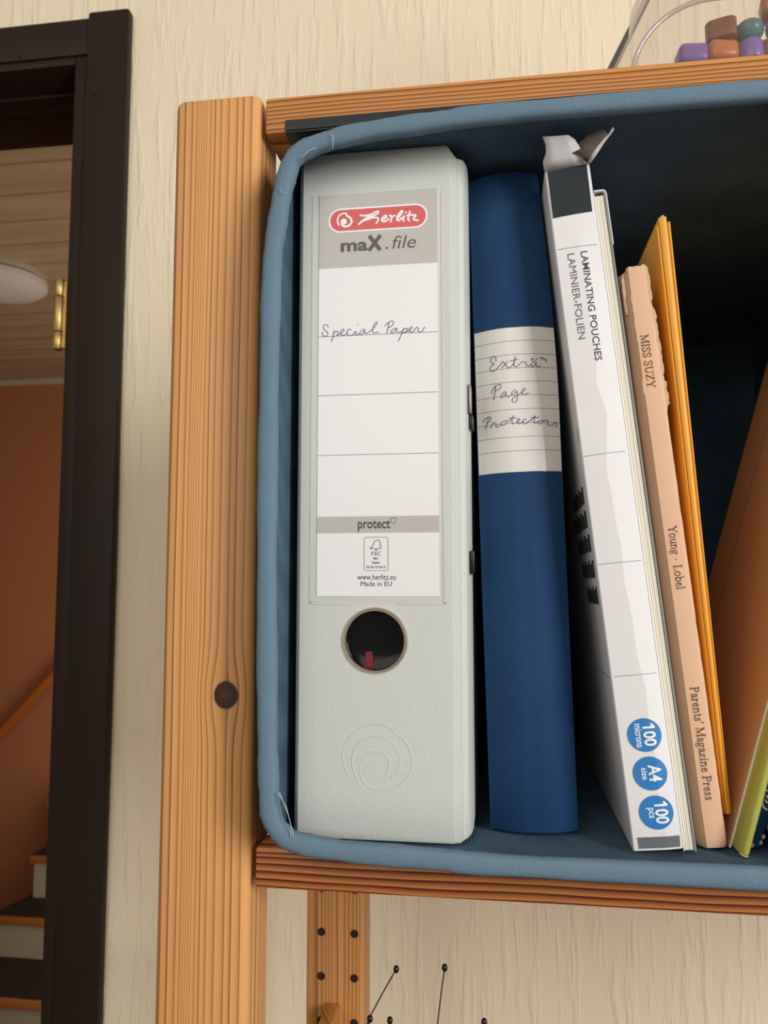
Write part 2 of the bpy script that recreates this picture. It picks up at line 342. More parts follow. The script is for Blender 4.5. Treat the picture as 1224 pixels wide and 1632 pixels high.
INK_EXTRA = [[(10.35,218.65),(10.69,219.91),(9.92,221.15),(8.67,220.9),(7.79,219.68),(7.95,218.39),(9.16,217.67),(9.89,217.49),(8.72,217.06),(7.42,215.66),(7.37,214.38),(8.59,213.75),(10.26,214.4),(12.84,216.99),(13.71,217.99),(14.31,217.53),(15.45,215.32),(16.64,214.39),(18.13,215.57),(19.47,218.02),(19.75,219.91)],[(15.97,217.84),(14.67,216.44),(12.96,214.85)],[(19.75,219.91),(19.02,217.2),(18.86,215.3),(19.74,214.82),(21.21,215.57),(22.72,217.37),(23.11,217.01),(24.12,216.85),(24.82,216.8),(24.47,215.35),(25.87,214.83),(26.93,215.6)],[(17.2,217.75),(19.06,218.22),(20.92,218.56)],[(29.03,217.15),(28.01,217.01),(26.93,215.6),(27.28,214.44),(28.52,214.86),(29.56,217.11),(29.35,215.22),(30.12,214.12),(31.39,215.3)],[(9.94,206.36),(9.19,203.02),(8.65,199.88)],[(7.76,203.32),(8.01,204.57),(9.32,206.39),(11.21,207.33),(12.43,206.83),(12.16,205.37),(10.68,204.4),(9.65,204.26)],[(14.54,203.31),(13.51,203.17),(12.0,201.36),(12.16,200.29),(13.63,201.05),(14.74,203.3),(14.46,201.42),(15.23,200.31),(16.71,201.28)],[(19.26,203.65),(17.82,203.32),(16.95,202.11),(17.32,201.24),(18.78,201.99),(19.87,203.61),(19.77,201.09),(19.66,198.57),(18.6,197.58),(17.39,198.08),(17.23,199.14),(18.3,200.33),(19.98,201.28),(21.85,202.22),(23.75,203.57),(23.18,204.45),(22.33,203.87),(21.74,202.44),(22.43,201.34),(23.65,201.26),(25.1,202.01)],[(5.84,191.4),(5.12,188.91),(4.41,186.43)],[(3.11,190.08),(3.97,191.09),(5.87,192.16),(7.1,191.96),(7.04,190.49),(5.76,189.51),(4.93,189.35)],[(6.88,186.5),(7.35,188.16),(8.01,189.25),(8.61,188.8),(9.55,188.66),(9.07,187.01),(9.95,186.45),(11.22,187.39)],[(13.34,189.28),(12.1,188.93),(11.45,187.92),(12.02,187.05),(13.47,187.39),(14.54,188.58),(13.96,189.45),(13.14,189.21)],[(14.54,188.58),(16.2,189.33),(17.49,190.72),(17.87,191.95),(16.82,189.5),(16.94,187.4),(17.76,187.56),(19.01,188.12),(20.46,188.87),(20.51,189.91),(19.69,189.75),(19.23,188.52),(19.59,187.46),(21.02,187.58),(22.3,188.97)],[(15.43,190.21),(17.48,190.51),(19.1,190.2)],[(23.61,189.31),(22.53,189.59),(21.86,188.16),(22.22,187.1),(23.44,187.23),(24.7,188.21),(26.79,189.76),(28.08,191.35),(27.18,189.32),(26.9,187.66),(27.69,187.2),(29.15,188.16)],[(25.99,190.01),(27.62,190.04),(29.44,190.23)],[(30.39,188.71),(29.36,188.36),(28.92,187.55),(29.5,186.89),(30.72,187.23),(31.37,188.24),(30.59,188.78),(32.19,188.52),(33.3,188.96),(33.68,188.44),(33.34,187.08),(34.1,186.21),(35.31,186.35),(36.56,187.31),(37.2,187.99),(38.16,187.02),(37.91,186.12),(36.71,186.06)]]
INK_GREEN = [[(27.27,218.75),(27.62,217.46),(28.28,218.47)],[(29.49,218.18),(30.03,218.39)],[(31.55,218.88),(33.19,219.19),(32.14,218.33),(33.57,218.48),(34.65,218.16),(34.12,217.22)]]
LOGO_SCRIPT = [[(28.27,281.85),(29.73,283.41),(32.16,284.91),(35.12,286.92),(37.01,287.72),(37.98,287.38),(37.01,286.23),(34.59,285.4),(30.54,283.58),(28.27,281.85)],[(28.91,286.24),(31.08,285.87),(33.78,286.23)],[(30.54,283.47),(33.78,284.46),(36.58,284.83),(37.76,284.08),(37.44,282.89),(36.58,281.85)],[(39.05,283.22),(41.2,284.18),(41.84,285.07),(40.88,285.52),(39.27,284.09),(39.37,282.65),(41.09,282.42),(42.59,283.64)],[(43.02,285.38),(44.09,284.75),(43.55,282.04)],[(43.77,283.95),(44.73,284.93),(45.7,284.97)],[(46.44,283.22),(48.69,285.87),(49.33,287.03),(48.37,287.21),(46.66,284.58),(46.44,282.72),(47.4,282.33),(48.9,283.76)],[(49.96,284.57),(49.21,282.53),(49.85,282.05)],[(50.61,286.17),(50.77,286.0)],[(52.63,286.58),(51.56,282.81),(52.3,281.99)],[(51.24,284.7),(54.11,284.94)],[(53.47,284.66),(55.97,284.7),(53.68,282.45),(56.54,281.93)]]
LOGO_SWIRL = [[(22.72,287.55),(20.87,287.79),(19.02,287.03),(18.04,285.43),(18.05,283.65),(18.82,282.04)],[(21.96,286.83),(23.6,286.05),(24.8,284.41),(24.8,282.97),(23.94,281.7),(22.31,281.14),(20.89,281.46),(19.91,282.41)]]
LOGO_DOT = [[(21.05,283.67)]]
EMBOSS = [[(44.38,48.1),(41.11,49.94),(37.65,50.45),(33.32,50.17),(28.97,48.55),(24.62,44.65),(22.19,40.38),(21.34,36.16),(22.23,31.16),(25.56,26.26),(29.73,23.41)],[(29.73,23.41),(26.86,27.97),(25.53,33.77),(26.82,39.67),(30.72,43.56),(35.93,45.37),(41.11,44.67),(45.4,41.46),(47.54,36.12),(46.67,31.12),(43.24,26.86)],[(44.38,46.85),(48.84,44.47),(51.82,39.98),(53.08,34.63),(51.78,29.22),(47.94,24.55),(42.81,22.22),(37.66,21.54),(32.93,22.78),(29.89,26.41),(29.02,31.38),(30.74,36.02),(34.63,38.64),(39.38,38.37),(42.39,35.54),(42.82,32.24),(41.1,28.45)]]
FSC_TREE = [[(33.71,129.33),(34.59,128.3),(35.52,131.11),(36.66,132.49),(38.01,132.38),(38.74,131.24),(38.53,130.22),(39.15,129.4),(38.63,128.58),(37.39,128.59)],[(35.63,128.6),(36.46,128.6),(36.46,127.78),(37.08,127.77),(37.08,128.59),(37.7,128.59)],[(34.59,128.3),(35.01,129.32)]]
SHIELD = [[(43.45,142.44),(45.72,142.41),(45.67,140.92),(44.58,139.55),(43.55,140.94),(43.45,142.44)]]
BX_DARK = [[1.18,303.96],[19.07,304.4],[18.73,281.56],[1.05,281.32]]
BX_GREY = [[2.33,5.51],[20.45,5.43],[19.96,0.03],[2.59,0.46]]
BX_LINES = [[[1.37,266.17],[18.76,265.74]],[[0.74,169.95],[18.75,170.05]],[[0.86,121.7],[19.24,121.52]],[[1.53,73.04],[19.08,73.1]]]
BX_T1 = [[11.09,263.65],[14.34,262.5],[11.33,212.04],[14.24,211.9]]
BX_T2 = [[5.06,263.15],[8.48,263.18],[5.41,222.82],[8.43,222.96]]
BX_C = [[10.72,47.66],[10.97,31.63],[11.34,15.43]]
BX_CR = [[17.75,47.12],[18.43,14.98]]
BX_RIDGE = [[11.55,211.98],[10.8,202.62],[12.55,188.29],[11.65,174.43],[9.45,160.84],[11.04,142.32],[11.02,128.71],[11.52,102.55],[12.49,80.37],[13.32,67.19],[13.64,56.75]]
BX_CORN = [[-0.37,305.38],[20.0,304.08],[0.08,-0.1],[20.44,-1.28],[1.1,322.08],[12.64,320.19],[15.53,315.95],[19.32,305.43]]
SZ_T = [[4.43,226.12],[7.73,225.93],[4.25,201.22],[8.34,200.95],[5.3,138.46],[8.75,138.07],[5.03,110.08],[8.79,110.26],[5.22,67.79],[9.23,68.26],[5.25,19.73],[8.43,20.32]]
SZ_C = [[-1.01,257.99],[3.04,258.85],[13.66,258.64],[1.82,0.15],[11.06,0.16]]
RIM = [[206.4,318.1],[149.3,319.4],[95.8,319.3],[68.1,318.0],[39.8,316.3],[19.6,313.6],[3.6,308.0],[-2.1,296.5],[-5.7,276.6],[-8.1,253.8],[-8.8,193.5],[-8.7,121.0],[-7.5,53.8],[-6.6,27.6],[-5.3,14.7],[-0.3,7.1],[7.9,3.6],[29.4,1.3],[66.0,0.0],[91.5,-1.0],[140.7,-0.5],[193.4,0.9]]
WIRES = [[[29.8,120.0,-110.6],[22.1,120.0,-123.9],[15.2,120.0,-136.5],[9.3,120.0,-150.7]],[[15.2,120.0,-136.5],[11.1,120.0,-147.1]],[[25.8,120.0,-139.8],[22.8,120.0,-149.6]],[[58.1,120.0,-107.0],[55.9,120.0,-121.5],[54.0,120.0,-137.7]],[[80.3,120.0,-134.4],[75.9,120.0,-145.5]]]
TUB_B = [[168.4,170.0,466.2],[179.0,170.0,489.1],[189.4,170.0,508.4]]
TUB_F = [[169.4,60.0,391.9],[176.9,60.0,405.3],[190.1,60.0,415.7],[206.3,60.0,421.7]]
PILE = [[203.2,90.0,411.7],[220.4,90.0,418.7],[234.3,90.0,428.5],[245.7,90.0,429.9],[203.1,90.0,409.1],[244.8,90.0,408.7]]
STAIR = [[-1428,1990,-1182],[-1275,1990,-1161],[-1597,2230,-1022],[-1415,2230,-1011],[-1601,2400,-1019],[-1591,2385,-867],[-1513,2385,-863],[-1695,2600,-860]]
LAMP = [[-1147,1650,990],[-1245,1650,1051],[-1240,1650,945]]
HOLES = [[-47.4,268.0,-154.8],[-21.4,268.0,-154.2],[-47.2,268.0,-187.5],[-21.3,268.0,-187.2],[-47.0,268.0,-220.0],[-21.2,268.0,-219.4]]

# ------------------------------------------------------------------ materials
def spec_lines(px, x0, x1, dark=()): return [((p-x0)/(x1-x0), 1.0 if i in dark else 0.92) for i, p in enumerate(px)]
PL = spec_lines([-62.2, -58.8, -55.1, -52.9, -51.7, -50.5, -49.3, -48.0, -45.9, -43.8, -40.7, -36.8, -32.4, -29.2, -25.0], -65.2, -21.0, (1, 9, 13))
M_post = wood('pine_post', PL, -65.2, 44.2, 'x', 'z', 0.55, lin(222, 164, 100), lin(120, 58, 18), power=5.0, amt=1.0, warp=1.3, vs=0.004, knot=(-33.2, 61.7))
M_rear = wood('pine_rear_post', [(q, 0.95) for q in (.06, .13, .2, .27, .33, .58, .66, .72, .77, .83, .93)], -60.0, 44.0, 'x', 'z', 0.55, lin(212, 154, 90), lin(126, 66, 24), power=4.0, amt=1.0, warp=1.6, vs=0.006)
M_top = wood('pine_upper_shelf', [(q, 0.95) for q in (.13, .3, .42, .53, .64, .75, .9)], 331.0, 18.0, 'z', 'x', 0.22, lin(210, 146, 82), lin(122, 60, 20), warp=1.6, vs=0.007, power=2.0, amt=1.05)
M_low = wood('pine_lower_shelf', [(q, 0.95) for q in (.07, .24, .42, .6, .77, .88)], -23.0, 18.0, 'z', 'x', 0.22, lin(198, 126, 70), lin(84, 30, 9), warp=2.6, vs=0.007, power=1.7, amt=1.15)  # redder pine, its darker tone partly paints the weaker light down here
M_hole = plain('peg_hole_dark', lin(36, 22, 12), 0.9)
M_black = plain('black_steel', lin(26, 30, 32), 0.35, 0.3)
M_rim = plain('blue_binding_tape', lin(104, 130, 147), 0.72, bump=0.35, scale=700, spec=0.3, var=0.14)
M_bin = weave('blue_canvas', lin(108, 140, 162), lin(27, 43, 57), 2.3, bump=1.0, axis=(0.8, 1.1, 0.9))
M_thread = plain('pale_thread', lin(170, 186, 192), 0.8)
M_grey = plain('grey_leatherette', lin(201, 204, 196), 0.5, bump=0.28, scale=520, spec=0.35)
M_white = plain('white_card', lin(237, 235, 235), 0.6)
M_band = plain('grey_print', lin(188, 183, 176), 0.6)
M_ink = plain('dark_grey_print', lin(62, 62, 60), 0.6)
M_line = plain('thin_grey_rule', lin(112, 108, 108), 0.6)
M_red = plain('red_print', lin(214, 70, 74), 0.55)
M_pen = plain('violet_blue_pen', lin(74, 66, 118), 0.55)
M_green = plain('green_ink', lin(64, 160, 124), 0.6)
M_chrome = plain('nickel_ring', lin(216, 200, 182), 0.16, 1.0)
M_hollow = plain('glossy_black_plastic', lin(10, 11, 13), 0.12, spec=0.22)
M_redshape = plain('plain_red', lin(110, 16, 26), 0.4)
M_film = clear('clear_film', (0.995, 0.995, 0.99, 1), 0.1, 0.2, gl_k=0.25)
M_blue = weave('blue_bookcloth', lin(28, 72, 116), lin(12, 42, 78), 1.1, rough=0.7, bump=0.5, diag=False, axis=(1, 0.3, 1))
M_paper = plain('paper_stack', lin(226, 220, 206), 0.8, var=0.1)
M_lined = plain('lined_notepaper', lin(226, 222, 216), 0.45, var=0.04, scale=200)
M_box = plain('white_carton', lin(232, 229, 228), 0.5)
M_carton_in = plain('raw_carton_inside', lin(116, 105, 92), 0.85, var=0.12)
M_char = plain('charcoal_print', lin(42, 48, 50), 0.6, spec=0.25)
M_slate = plain('slate_grey_print', lin(104, 110, 112), 0.5)
M_sky = plain('blue_print', lin(44, 124, 190), 0.5)
M_wprint = plain('white_print', lin(244, 244, 244), 0.5)
M_cream = plain('cream_sheet_edges', lin(238, 231, 212), 0.75)
M_gap = plain('sheet_gap', lin(150, 140, 122), 0.9)
M_gcov = plain('grey_card_cover', lin(140, 138, 130), 0.6)
M_peach = plain('peach_book_cover', lin(230, 184, 148), 0.7, bump=0.25, scale=500, var=0.07)
M_torn = plain('torn_cover_board', lin(226, 190, 152), 0.9, bump=0.8, scale=700, var=0.25)
M_yel = plain('yellow_card', lin(236, 168, 54), 0.45, spec=0.4, var=0.05)
M_tan = plain('tan_card', lin(206, 158, 112), 0.6, var=0.06)
M_wedge = plain('white_card_edge', lin(242, 238, 228), 0.7)
M_lime = plain('lime_bookcloth', lin(186, 184, 84), 0.5, bump=0.2, scale=300, var=0.1)
M_navy = plain('navy_cover', lin(24, 66, 106), 0.5, var=0.2)
M_sage = plain('grey_green_cover', lin(142, 148, 134), 0.6, var=0.1)
M_dark = plain('dark_brown_stained_wood', lin(44, 31, 21), 0.5, bump=0.15, scale=60, var=0.3, spec=0.22)
M_brass = plain('brass', lin(196, 164, 106), 0.42, 1.0)
M_tub = clear('clear_plastic', (0.93, 0.90, 0.885, 1), 0.1, 0.05, haze=0.06)
M_tub_edge = clear('thick_clear_plastic', (0.86, 0.82, 0.8, 1), 0.3, 0.1, haze=0.2)
M_flange = plain('grey_tub_edge', lin(100, 94, 90), 0.3)
M_bag = clear('crinkled_clear_bag', (0.9, 0.88, 0.88, 1), 0.2, 0.12, haze=0.45)
M_wire = plain('thin_wire', lin(96, 82, 70), 0.35, 0.8)
M_bead = plain('black_bead', lin(14, 12, 12), 0.25)
M_steel = plain('handle_metal', lin(150, 140, 130), 0.3, 1.0)

# wallpaper: cream, ragged vertical relief
def wallpaper():
    m, N, L, P = new_mat('cream_relief_wallpaper')
    g = nd(N, 'ShaderNodeNewGeometry'); mp = nd(N, 'ShaderNodeMapping'); mp.inputs['Scale'].default_value = (78, 40, 8.5)
    L.new(g.outputs['Position'], mp.inputs['Vector'])
    t = nd(N, 'ShaderNodeTexNoise'); t.inputs['Scale'].default_value = 1.0; t.inputs['Detail'].default_value = 3.5; t.inputs['Roughness'].default_value = 0.6
    t.inputs['Distortion'].default_value = 0.15
    L.new(mp.outputs[0], t.inputs['Vector'])
    r = nd(N, 'ShaderNodeValToRGB'); r.color_ramp.elements[0].position = 0.5; r.color_ramp.elements[1].position = 0.64
    L.new(t.outputs['Fac'], r.inputs[0])
    b = nd(N, 'ShaderNodeBump'); b.inputs['Strength'].default_value = 0.5; b.inputs['Distance'].default_value = 0.0018
    L.new(r.outputs[0], b.inputs['Height']); L.new(b.outputs['Normal'], P.inputs['Normal'])
    P.inputs['Base Color'].default_value = lin(243, 227, 196); P.inputs['Roughness'].default_value = 0.65; P.inputs['Specular IOR Level'].default_value = 0.3
    return m
M_wall = wallpaper()
def planks():
    m, N, L, P = new_mat('wood_plank_ceiling')
    g = nd(N, 'ShaderNodeNewGeometry'); s = nd(N, 'ShaderNodeSeparateXYZ'); L.new(g.outputs['Position'], s.inputs[0])
    q = math_n(N, L, 'MULTIPLY', s.outputs[1], 8.0); fr = math_n(N, L, 'FRACT', q); fl = math_n(N, L, 'FLOOR', q)
    cb = nd(N, 'ShaderNodeCombineXYZ'); L.new(math_n(N, L, 'MULTIPLY', s.outputs[0], 1.6), cb.inputs[0]); L.new(math_n(N, L, 'MULTIPLY', s.outputs[1], 22.0), cb.inputs[1]); L.new(fl, cb.inputs[2])
    t = nd(N, 'ShaderNodeTexNoise'); t.inputs['Scale'].default_value = 1.0; t.inputs['Detail'].default_value = 3; L.new(cb.outputs[0], t.inputs['Vector'])
    mx = nd(N, 'ShaderNodeMix', data_type='RGBA'); mx.inputs[6].default_value = lin(160, 130, 98); mx.inputs[7].default_value = lin(214, 190, 154)
    L.new(t.outputs['Fac'], mx.inputs[0])
    gr = math_n(N, L, 'LESS_THAN', fr, 0.07)
    m2 = nd(N, 'ShaderNodeMix', data_type='RGBA'); L.new(math_n(N, L, 'MULTIPLY', gr, 0.45), m2.inputs[0]); L.new(mx.outputs[2], m2.inputs[6]); m2.inputs[7].default_value = lin(88, 62, 42)
    L.new(m2.outputs[2], P.inputs['Base Color']); P.inputs['Roughness'].default_value = 0.55
    return m
M_plank = planks()
M_orange = plain('orange_wall_paint', lin(200, 134, 88), 0.8, var=0.06, scale=20)
M_hallw = plain('beige_wall_paint', lin(200, 168, 140), 0.8)
M_hfloor = plain('dark_hall_floor', lin(90, 66, 48), 0.5)
M_crown = plain('pale_crown_moulding', lin(216, 204, 186), 0.6)
M_rail = plain('varnished_handrail', lin(196, 116, 44), 0.35)
M_riser = plain('white_riser', lin(176, 164, 142), 0.6)
M_tread = plain('dark_tread_mat', lin(40, 34, 28), 0.9)
M_nose = plain('wood_nosing', lin(176, 108, 52), 0.45)
M_lampg = plain('opal_lamp_glass', lin(232, 226, 224), 0.25)

# ------------------------------------------------------------------ the setting: wall, doorway, hall
bm = bmesh.new()
box(bm, -380, 1600, 450, 600, -1300, 1300)
box(bm, -1250, -380, 450, 600, 714, 1300)
box(bm, -3600, -1250, 450, 600, -1300, 1300)
struct(obj('wall_back', bm, M_wall, smooth=0))
d = sthing('door_1', (-380, 450, -1300))
def dobj(name, bm, m, parent=None, **k):
    bm.transform(Matrix.Translation((380, -450, 1300))); return obj(name, bm, m, parent or d, **k)
dobj('casing', B(-364, -314.5, 437, 450, -1300, 762, 3.0, 2), M_dark)
dobj('casing', B(-1250, -364.2, 441, 450, 714, 757.5, 1.5, 2), M_dark, )
dobj('casing', B(-1315, -1250.2, 437, 450, -1300, 762, 3.0, 2), M_dark)
dobj('jamb', B(-381, -364.2, 443, 600, -1300, 713.5, 1.5, 2), M_dark)
dobj('lintel', B(-1250, -381.2, 443, 600, 704, 713.5, 1.5, 2), M_dark)
dobj('door_stop', B(-1250, -381.2, 490, 520, 699.5, 703.9, 1.0, 2), M_dark)
hb = bmesh.new()
for z0, z1 in ((369, 388.4), (389.2, 428.2), (429, 448)):
    lathe(hb, [(0.1, z0), (4.8, z0), (5.6, z0+1), (5.6, z1-1), (4.8, z1), (0.1, z1)], (-386.6, 438.5, 0), n=20)
dobj('hinge', hb, M_brass)
dobj('hinge_leaf', B(-381.4, -378.4, 438.6, 442.8, 371, 446), M_brass)
for x, z in ((-366+12, 705-42), (-449, 719)):
    t = bmesh.new(); ball(t, (x, 437 if x > -400 else 441, z), 2.0, 1, 10, 6); dobj('nail_head', t, M_bead)
struct(obj('floor', B(-3600, 1600, 600, 2900, -1310, -1300), M_hfloor, smooth=0))
struct(obj('floor', B(-3600, 1600, -1800, 450, -1310, -1300), M_hfloor, smooth=0))
struct(obj('ceiling', B(-3600, 200, 600, 2900, 1000, 1010), M_plank, smooth=0))
struct(obj('wall_far', B(-3600, 200, 2800, 2900, -1300, 1000), M_orange, smooth=0))
struct(obj('wall_left', B(-3700, -3600, 450, 2900, -1300, 1300), M_hallw, smooth=0))
struct(obj('wall_right', B(100, 200, 600, 2800, -1300, 1000), M_hallw, smooth=0))
struct(obj('trim_1', B(-3600, 100, 2780, 2800, 975, 1000, 3, 2), M_crown))
# stairs going up in the hall
st = thing('staircase', 'hall staircase with dark treads and white risers seen through the doorway', 'stairs', (-1400, 1990, -1300))
def sobj(n, bm, m): bm.transform(Matrix.Translation((1400, -1990, 1300))); return obj(n, bm, m, st)
steps = [(-2050, 1990, 2232, -1150), (-1640, 2230, 2402, -1014), (-1591, 2385, 2570, -865), (-1640, 2560, 2700, -716)]
zp = -1300
for i, (xl, y0, y1, z) in enumerate(steps):
    xb = xl if i != 1 else -1700
    sobj('riser', B(xl+8, -1100, y0+16, y1+16, zp, z-24), M_riser)
    t = bmesh.new(); xr = -1601 if i == 1 else xl
    prism(t, [(xl, y0+14), (-1100, y0+14), (-1100, y1+30), (xr, y1+30)], z-22, z); sobj('tread', t, M_tread)
    sobj('nosing', B(xl, -1100, y0, y0+13.5, z-26, z, 3, 2), M_nose)
    zp = z - 24
# handrail climbing along the far wall
hr = thing('handrail', 'varnished wooden handrail slanting up the orange hall wall', 'handrail', (-1900, 2740, -450))
def hp(x): return (x, 2740, -519 + (x+1972.9)*(250.0/236.0))
t = bmesh.new(); tube(t, [hp(-2450), hp(-2200), hp(-1950), hp(-1600)], 20, 12)
t.transform(Matrix.Translation((1900, -2740, 450))); obj('rail', t, M_rail, hr)
for x in (-2300, -1660):
    t = bmesh.new(); p = hp(x); tube(t, [(x, 2800, p[2]-40), (x, 2745, p[2]-40), (x, 2740, p[2]-15)], 7, 8)
    t.transform(Matrix.Translation((1900, -2740, 450))); obj('bracket', t, M_black, hr)
lp = thing('ceiling_lamp', 'round white flush lamp on the plank ceiling of the hall', 'lamp', (-1318, 1660, 1000))
t = bmesh.new(); lathe(t, [(1, 0), (131, 0), (134, -6), (134, -20), (128, -24), (1, -24)], (0, 0, 0), n=48); obj('lamp_base', t, M_crown, lp)
t = bmesh.new(); lathe(t, [(128, -24.2), (138, -28), (136, -42), (116, -56), (70, -64), (1, -67)], (0, 0, 0), n=48); obj('lamp_shade', t, M_lampg, lp)

# ------------------------------------------------------------------ shelving unit
su = thing('shelving_unit', 'honey pine shelving unit with drilled posts holding the blue bin', 'shelf', (-42.5, 0, -560))
def uobj(n, bm, m, **k): bm.transform(Matrix.Translation((42.5, 0, 560))); return obj(n, bm, m, su, **k)
uobj('post', B(-65.2, -20.6, 0, 32, -560, 353.5, 5.0, 4), M_post)
uobj('post', B(-59.5, -14.8, 268, 306, -560, 353.5, 4.0, 3), M_rear)
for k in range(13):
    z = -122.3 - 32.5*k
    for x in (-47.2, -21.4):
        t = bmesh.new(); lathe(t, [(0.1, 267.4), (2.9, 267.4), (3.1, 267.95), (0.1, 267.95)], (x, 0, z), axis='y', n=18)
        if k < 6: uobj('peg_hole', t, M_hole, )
        else: t.free()
uobj('shelf_board', B(-18.3, 620, 0, 300, 331, 349.3, 1.2, 2), M_top)
uobj('shelf_board', B(-18.3, 620, 0, 300, -23.2, -5.2, 1.6, 2), M_low)
uobj('shelf_board', B(-18.3, 620, 0, 300, -420, -402, 1.6, 2), M_low)
t = bmesh.new()
box(t, -8, 610, -0.9, 1.5, 331.2, 336.8, 0.3, 1); box(t, -8, 610, -0.9, 16, 330.0, 331.2, 0.3, 1)
uobj('shelf_strip', t, M_black, label='black metal stiffening strip')
uobj('crossbar', B(-43, -32.5, 32, 268, -232, -206, 1.5, 2), M_rear)

# ------------------------------------------------------------------ blue canvas bin lying on its side
bn = thing('storage_bin', 'blue canvas storage bin on its side with padded rim', 'bin', (152, 160, -5))
OFF = Matrix.Translation((-152, -160, 5))
path = [tuple(p) for p in RIM if p[0] < 120]
full = path + [(304-p[0], p[1]) for p in reversed(path)]
def catmull(P, n=6):
    o = []; N_ = len(P)
    for i in range(N_):
        p0, p1, p2, p3 = (Vector(P[(i+j-1) % N_]) for j in range(4))
        for k in range(n):
            t = k/n
            o.append(0.5*((2*p1)+(p2-p0)*t+(2*p0-5*p1+4*p2-p3)*t*t+(3*p1-p0-3*p2+p3)*t**3))
    return o
rimp = catmull(full)
def body_pt(p):
    # same bearing from the centre, on a squarer outline
    c = Vector((152.7, 158.8)); d_ = p-c; hx, hz = 159.5, 161.3
    n_ = 150.0; s = (abs(d_.x/hx)**n_ + abs(d_.y/hz)**n_)**(-1.0/n_)
    return c + d_*s
rings = [[(p.x, -18, p.y) for p in rimp]]
for y in (-8, -1, 60, 120, 180, 240, 300, 340, 347):
    k = 1.0 if y >= -1 else 0.7; ring = []
    for p in rimp:
        q = p.lerp(body_pt(p), k)
        if y == 347: q = Vector((152.7, 158.8)) + (q-Vector((152.7, 158.8)))*0.985
        ring.append((q.x, y, q.y))
    rings.append(ring)
t = bmesh.new(); loft(t, rings, True, (False, True)); t.transform(OFF)
bo = obj('canvas_body', t, M_bin, bn, smooth=60)
sm = bo.modifiers.new('thickness', 'SOLIDIFY'); sm.thickness = 0.0028; sm.offset = 0
t = bmesh.new(); NR = len(rimp); vr = []
for i, p in enumerate(rimp):
    dd = (rimp[(i+1) % NR]-rimp[i-1]).normalized(); n_ = Vector((-dd.y, dd.x)); ring = []
    wob = 1.0 + 0.05*math.sin(i*0.9) + 0.04*math.sin(i*2.3+1)
    for k in range(14):
        a = 2*math.pi*k/14; ca, sa = math.cos(a), math.sin(a)
        e = lambda v: math.copysign(abs(v)**0.75, v)
        r_ = 4.35*e(ca)*wob; yy = -19.5 - 3.6*e(sa)
        ring.append(t.verts.new((p.x+n_.x*r_, yy, p.y+n_.y*r_)))
    vr.append(ring)
for i in range(NR):
    a, b = vr[i], vr[(i+1) % NR]
    for k in range(14): t.faces.new((a[k], a[(k+1) % 14], b[(k+1) % 14], b[k]))
t.transform(OFF); obj('rim', t, M_rim, bn, smooth=80, label='lighter blue padded rim')
for pts in ([(-1.2, -24.0, 25), (2.5, -24.6, 20), (4.6, -24.4, 12), (4.2, -23, 6)], [(-0.8, -23.6, 25.5), (3.4, -24.9, 17), (5.6, -24, 8), (5, -22, 4)],
            [(20.5, -23.6, 307), (20.9, -24.8, 312), (19.8, -24.4, 314)], [(6, -24.2, 303.5), (9.6, -24.6, 306.3), (13, -24, 308)], [(-3.5, -24.2, 290), (-2.2, -24.6, 287.5), (-1, -24, 288)]):
    t = bmesh.new(); tube(t, pts, 0.16, 6); t.transform(OFF); obj('loose_thread', t, M_thread, bn)

# ------------------------------------------------------------------ grey lever arch file
lf = thing('lever_arch_file', 'pale grey lever arch file with white label reading Special Paper', 'file', (39, 140, 0))
LO = Matrix.Translation((-39, -140, 0))
def lobj(n, bm, m, parent=None, **k):
    bm.transform(LO); return obj(n, bm, m, parent or lf, **k)
prof = [(-1.6, 40), (-1.6, 7), (-1.3, 4), (-0.3, 1.4), (1.2, 0.1), (3, 0), (36, 0), (69.5, 0), (71.2, 0.15), (72.0, 1.0), (72.9, 1.15), (74.2, 1.5), (75.2, 2.9), (76.1, 3.3), (77.4, 4.4), (78.6, 7.5), (79.2, 12), (79.3, 40), (76.5, 40), (76, 8), (70, 3.2), (3, 3.2), (1.2, 6), (1.2, 40)]
zs = [0, 1.2, 20, 60, 100, 160, 220, 280, 316.8, 318.2]
t = bmesh.new(); rings = []
for z in zs:
    ring = []
    for x, y in prof:
        zz_ = z; yy = y
        if x > 70.5:
            if z > 300: zz_ = z - min(5.5, (x-70.5)*1.5)
            if z < 3: zz_ = z + max(0, (x-74)*0.5)
        if z in (0, 318.2): yy = y + 0.5; x = x + (0.3 if x < 35 else -0.3)
        ring.append((x, yy, zz_))
    rings.append(ring)
loft(t, rings); lobj('spine', t, M_grey, smooth=28)
spine = bpy.data.objects['spine']
lobj('cover', B(-1.6, 1.2, 40.2, 288, 0.5, 318, 0.9, 2), M_grey); lobj('cover', B(76.6, 79.3, 40.2, 288, 2, 313, 0.9, 2), M_grey)
lobj('paper_block', B(6, 68, 45, 280, 8, 300, 0.6, 1), M_paper)
# finger hole through the spine with its lining
cut = bmesh.new(); lathe(cut, [(0.01, -3), (13.3, -3), (13.3, 6), (0.01, 6)], (36.3, 0, 87.25), axis='y', n=48); cut.transform(LO)
bmesh.ops.recalc_face_normals(cut, faces=cut.faces); cut.transform(Matrix.Scale(0.001, 4))
cme = bpy.data.meshes.new('cut'); cut.to_mesh(cme); cut.free(); co = bpy.data.objects.new('cut', cme); C.objects.link(co); co.parent = lf
md = spine.modifiers.new('hole', 'BOOLEAN'); md.operation = 'DIFFERENCE'; md.object = co; md.solver = 'EXACT'
bpy.context.view_layer.update()
nm = bpy.data.meshes.new_from_object(spine.evaluated_get(bpy.context.evaluated_depsgraph_get()))
spine.modifiers.clear(); spine.data = nm; bpy.data.objects.remove(co); bpy.data.meshes.remove(cme)
nm.shade_smooth(); nm.set_sharp_from_angle(angle=R(28))
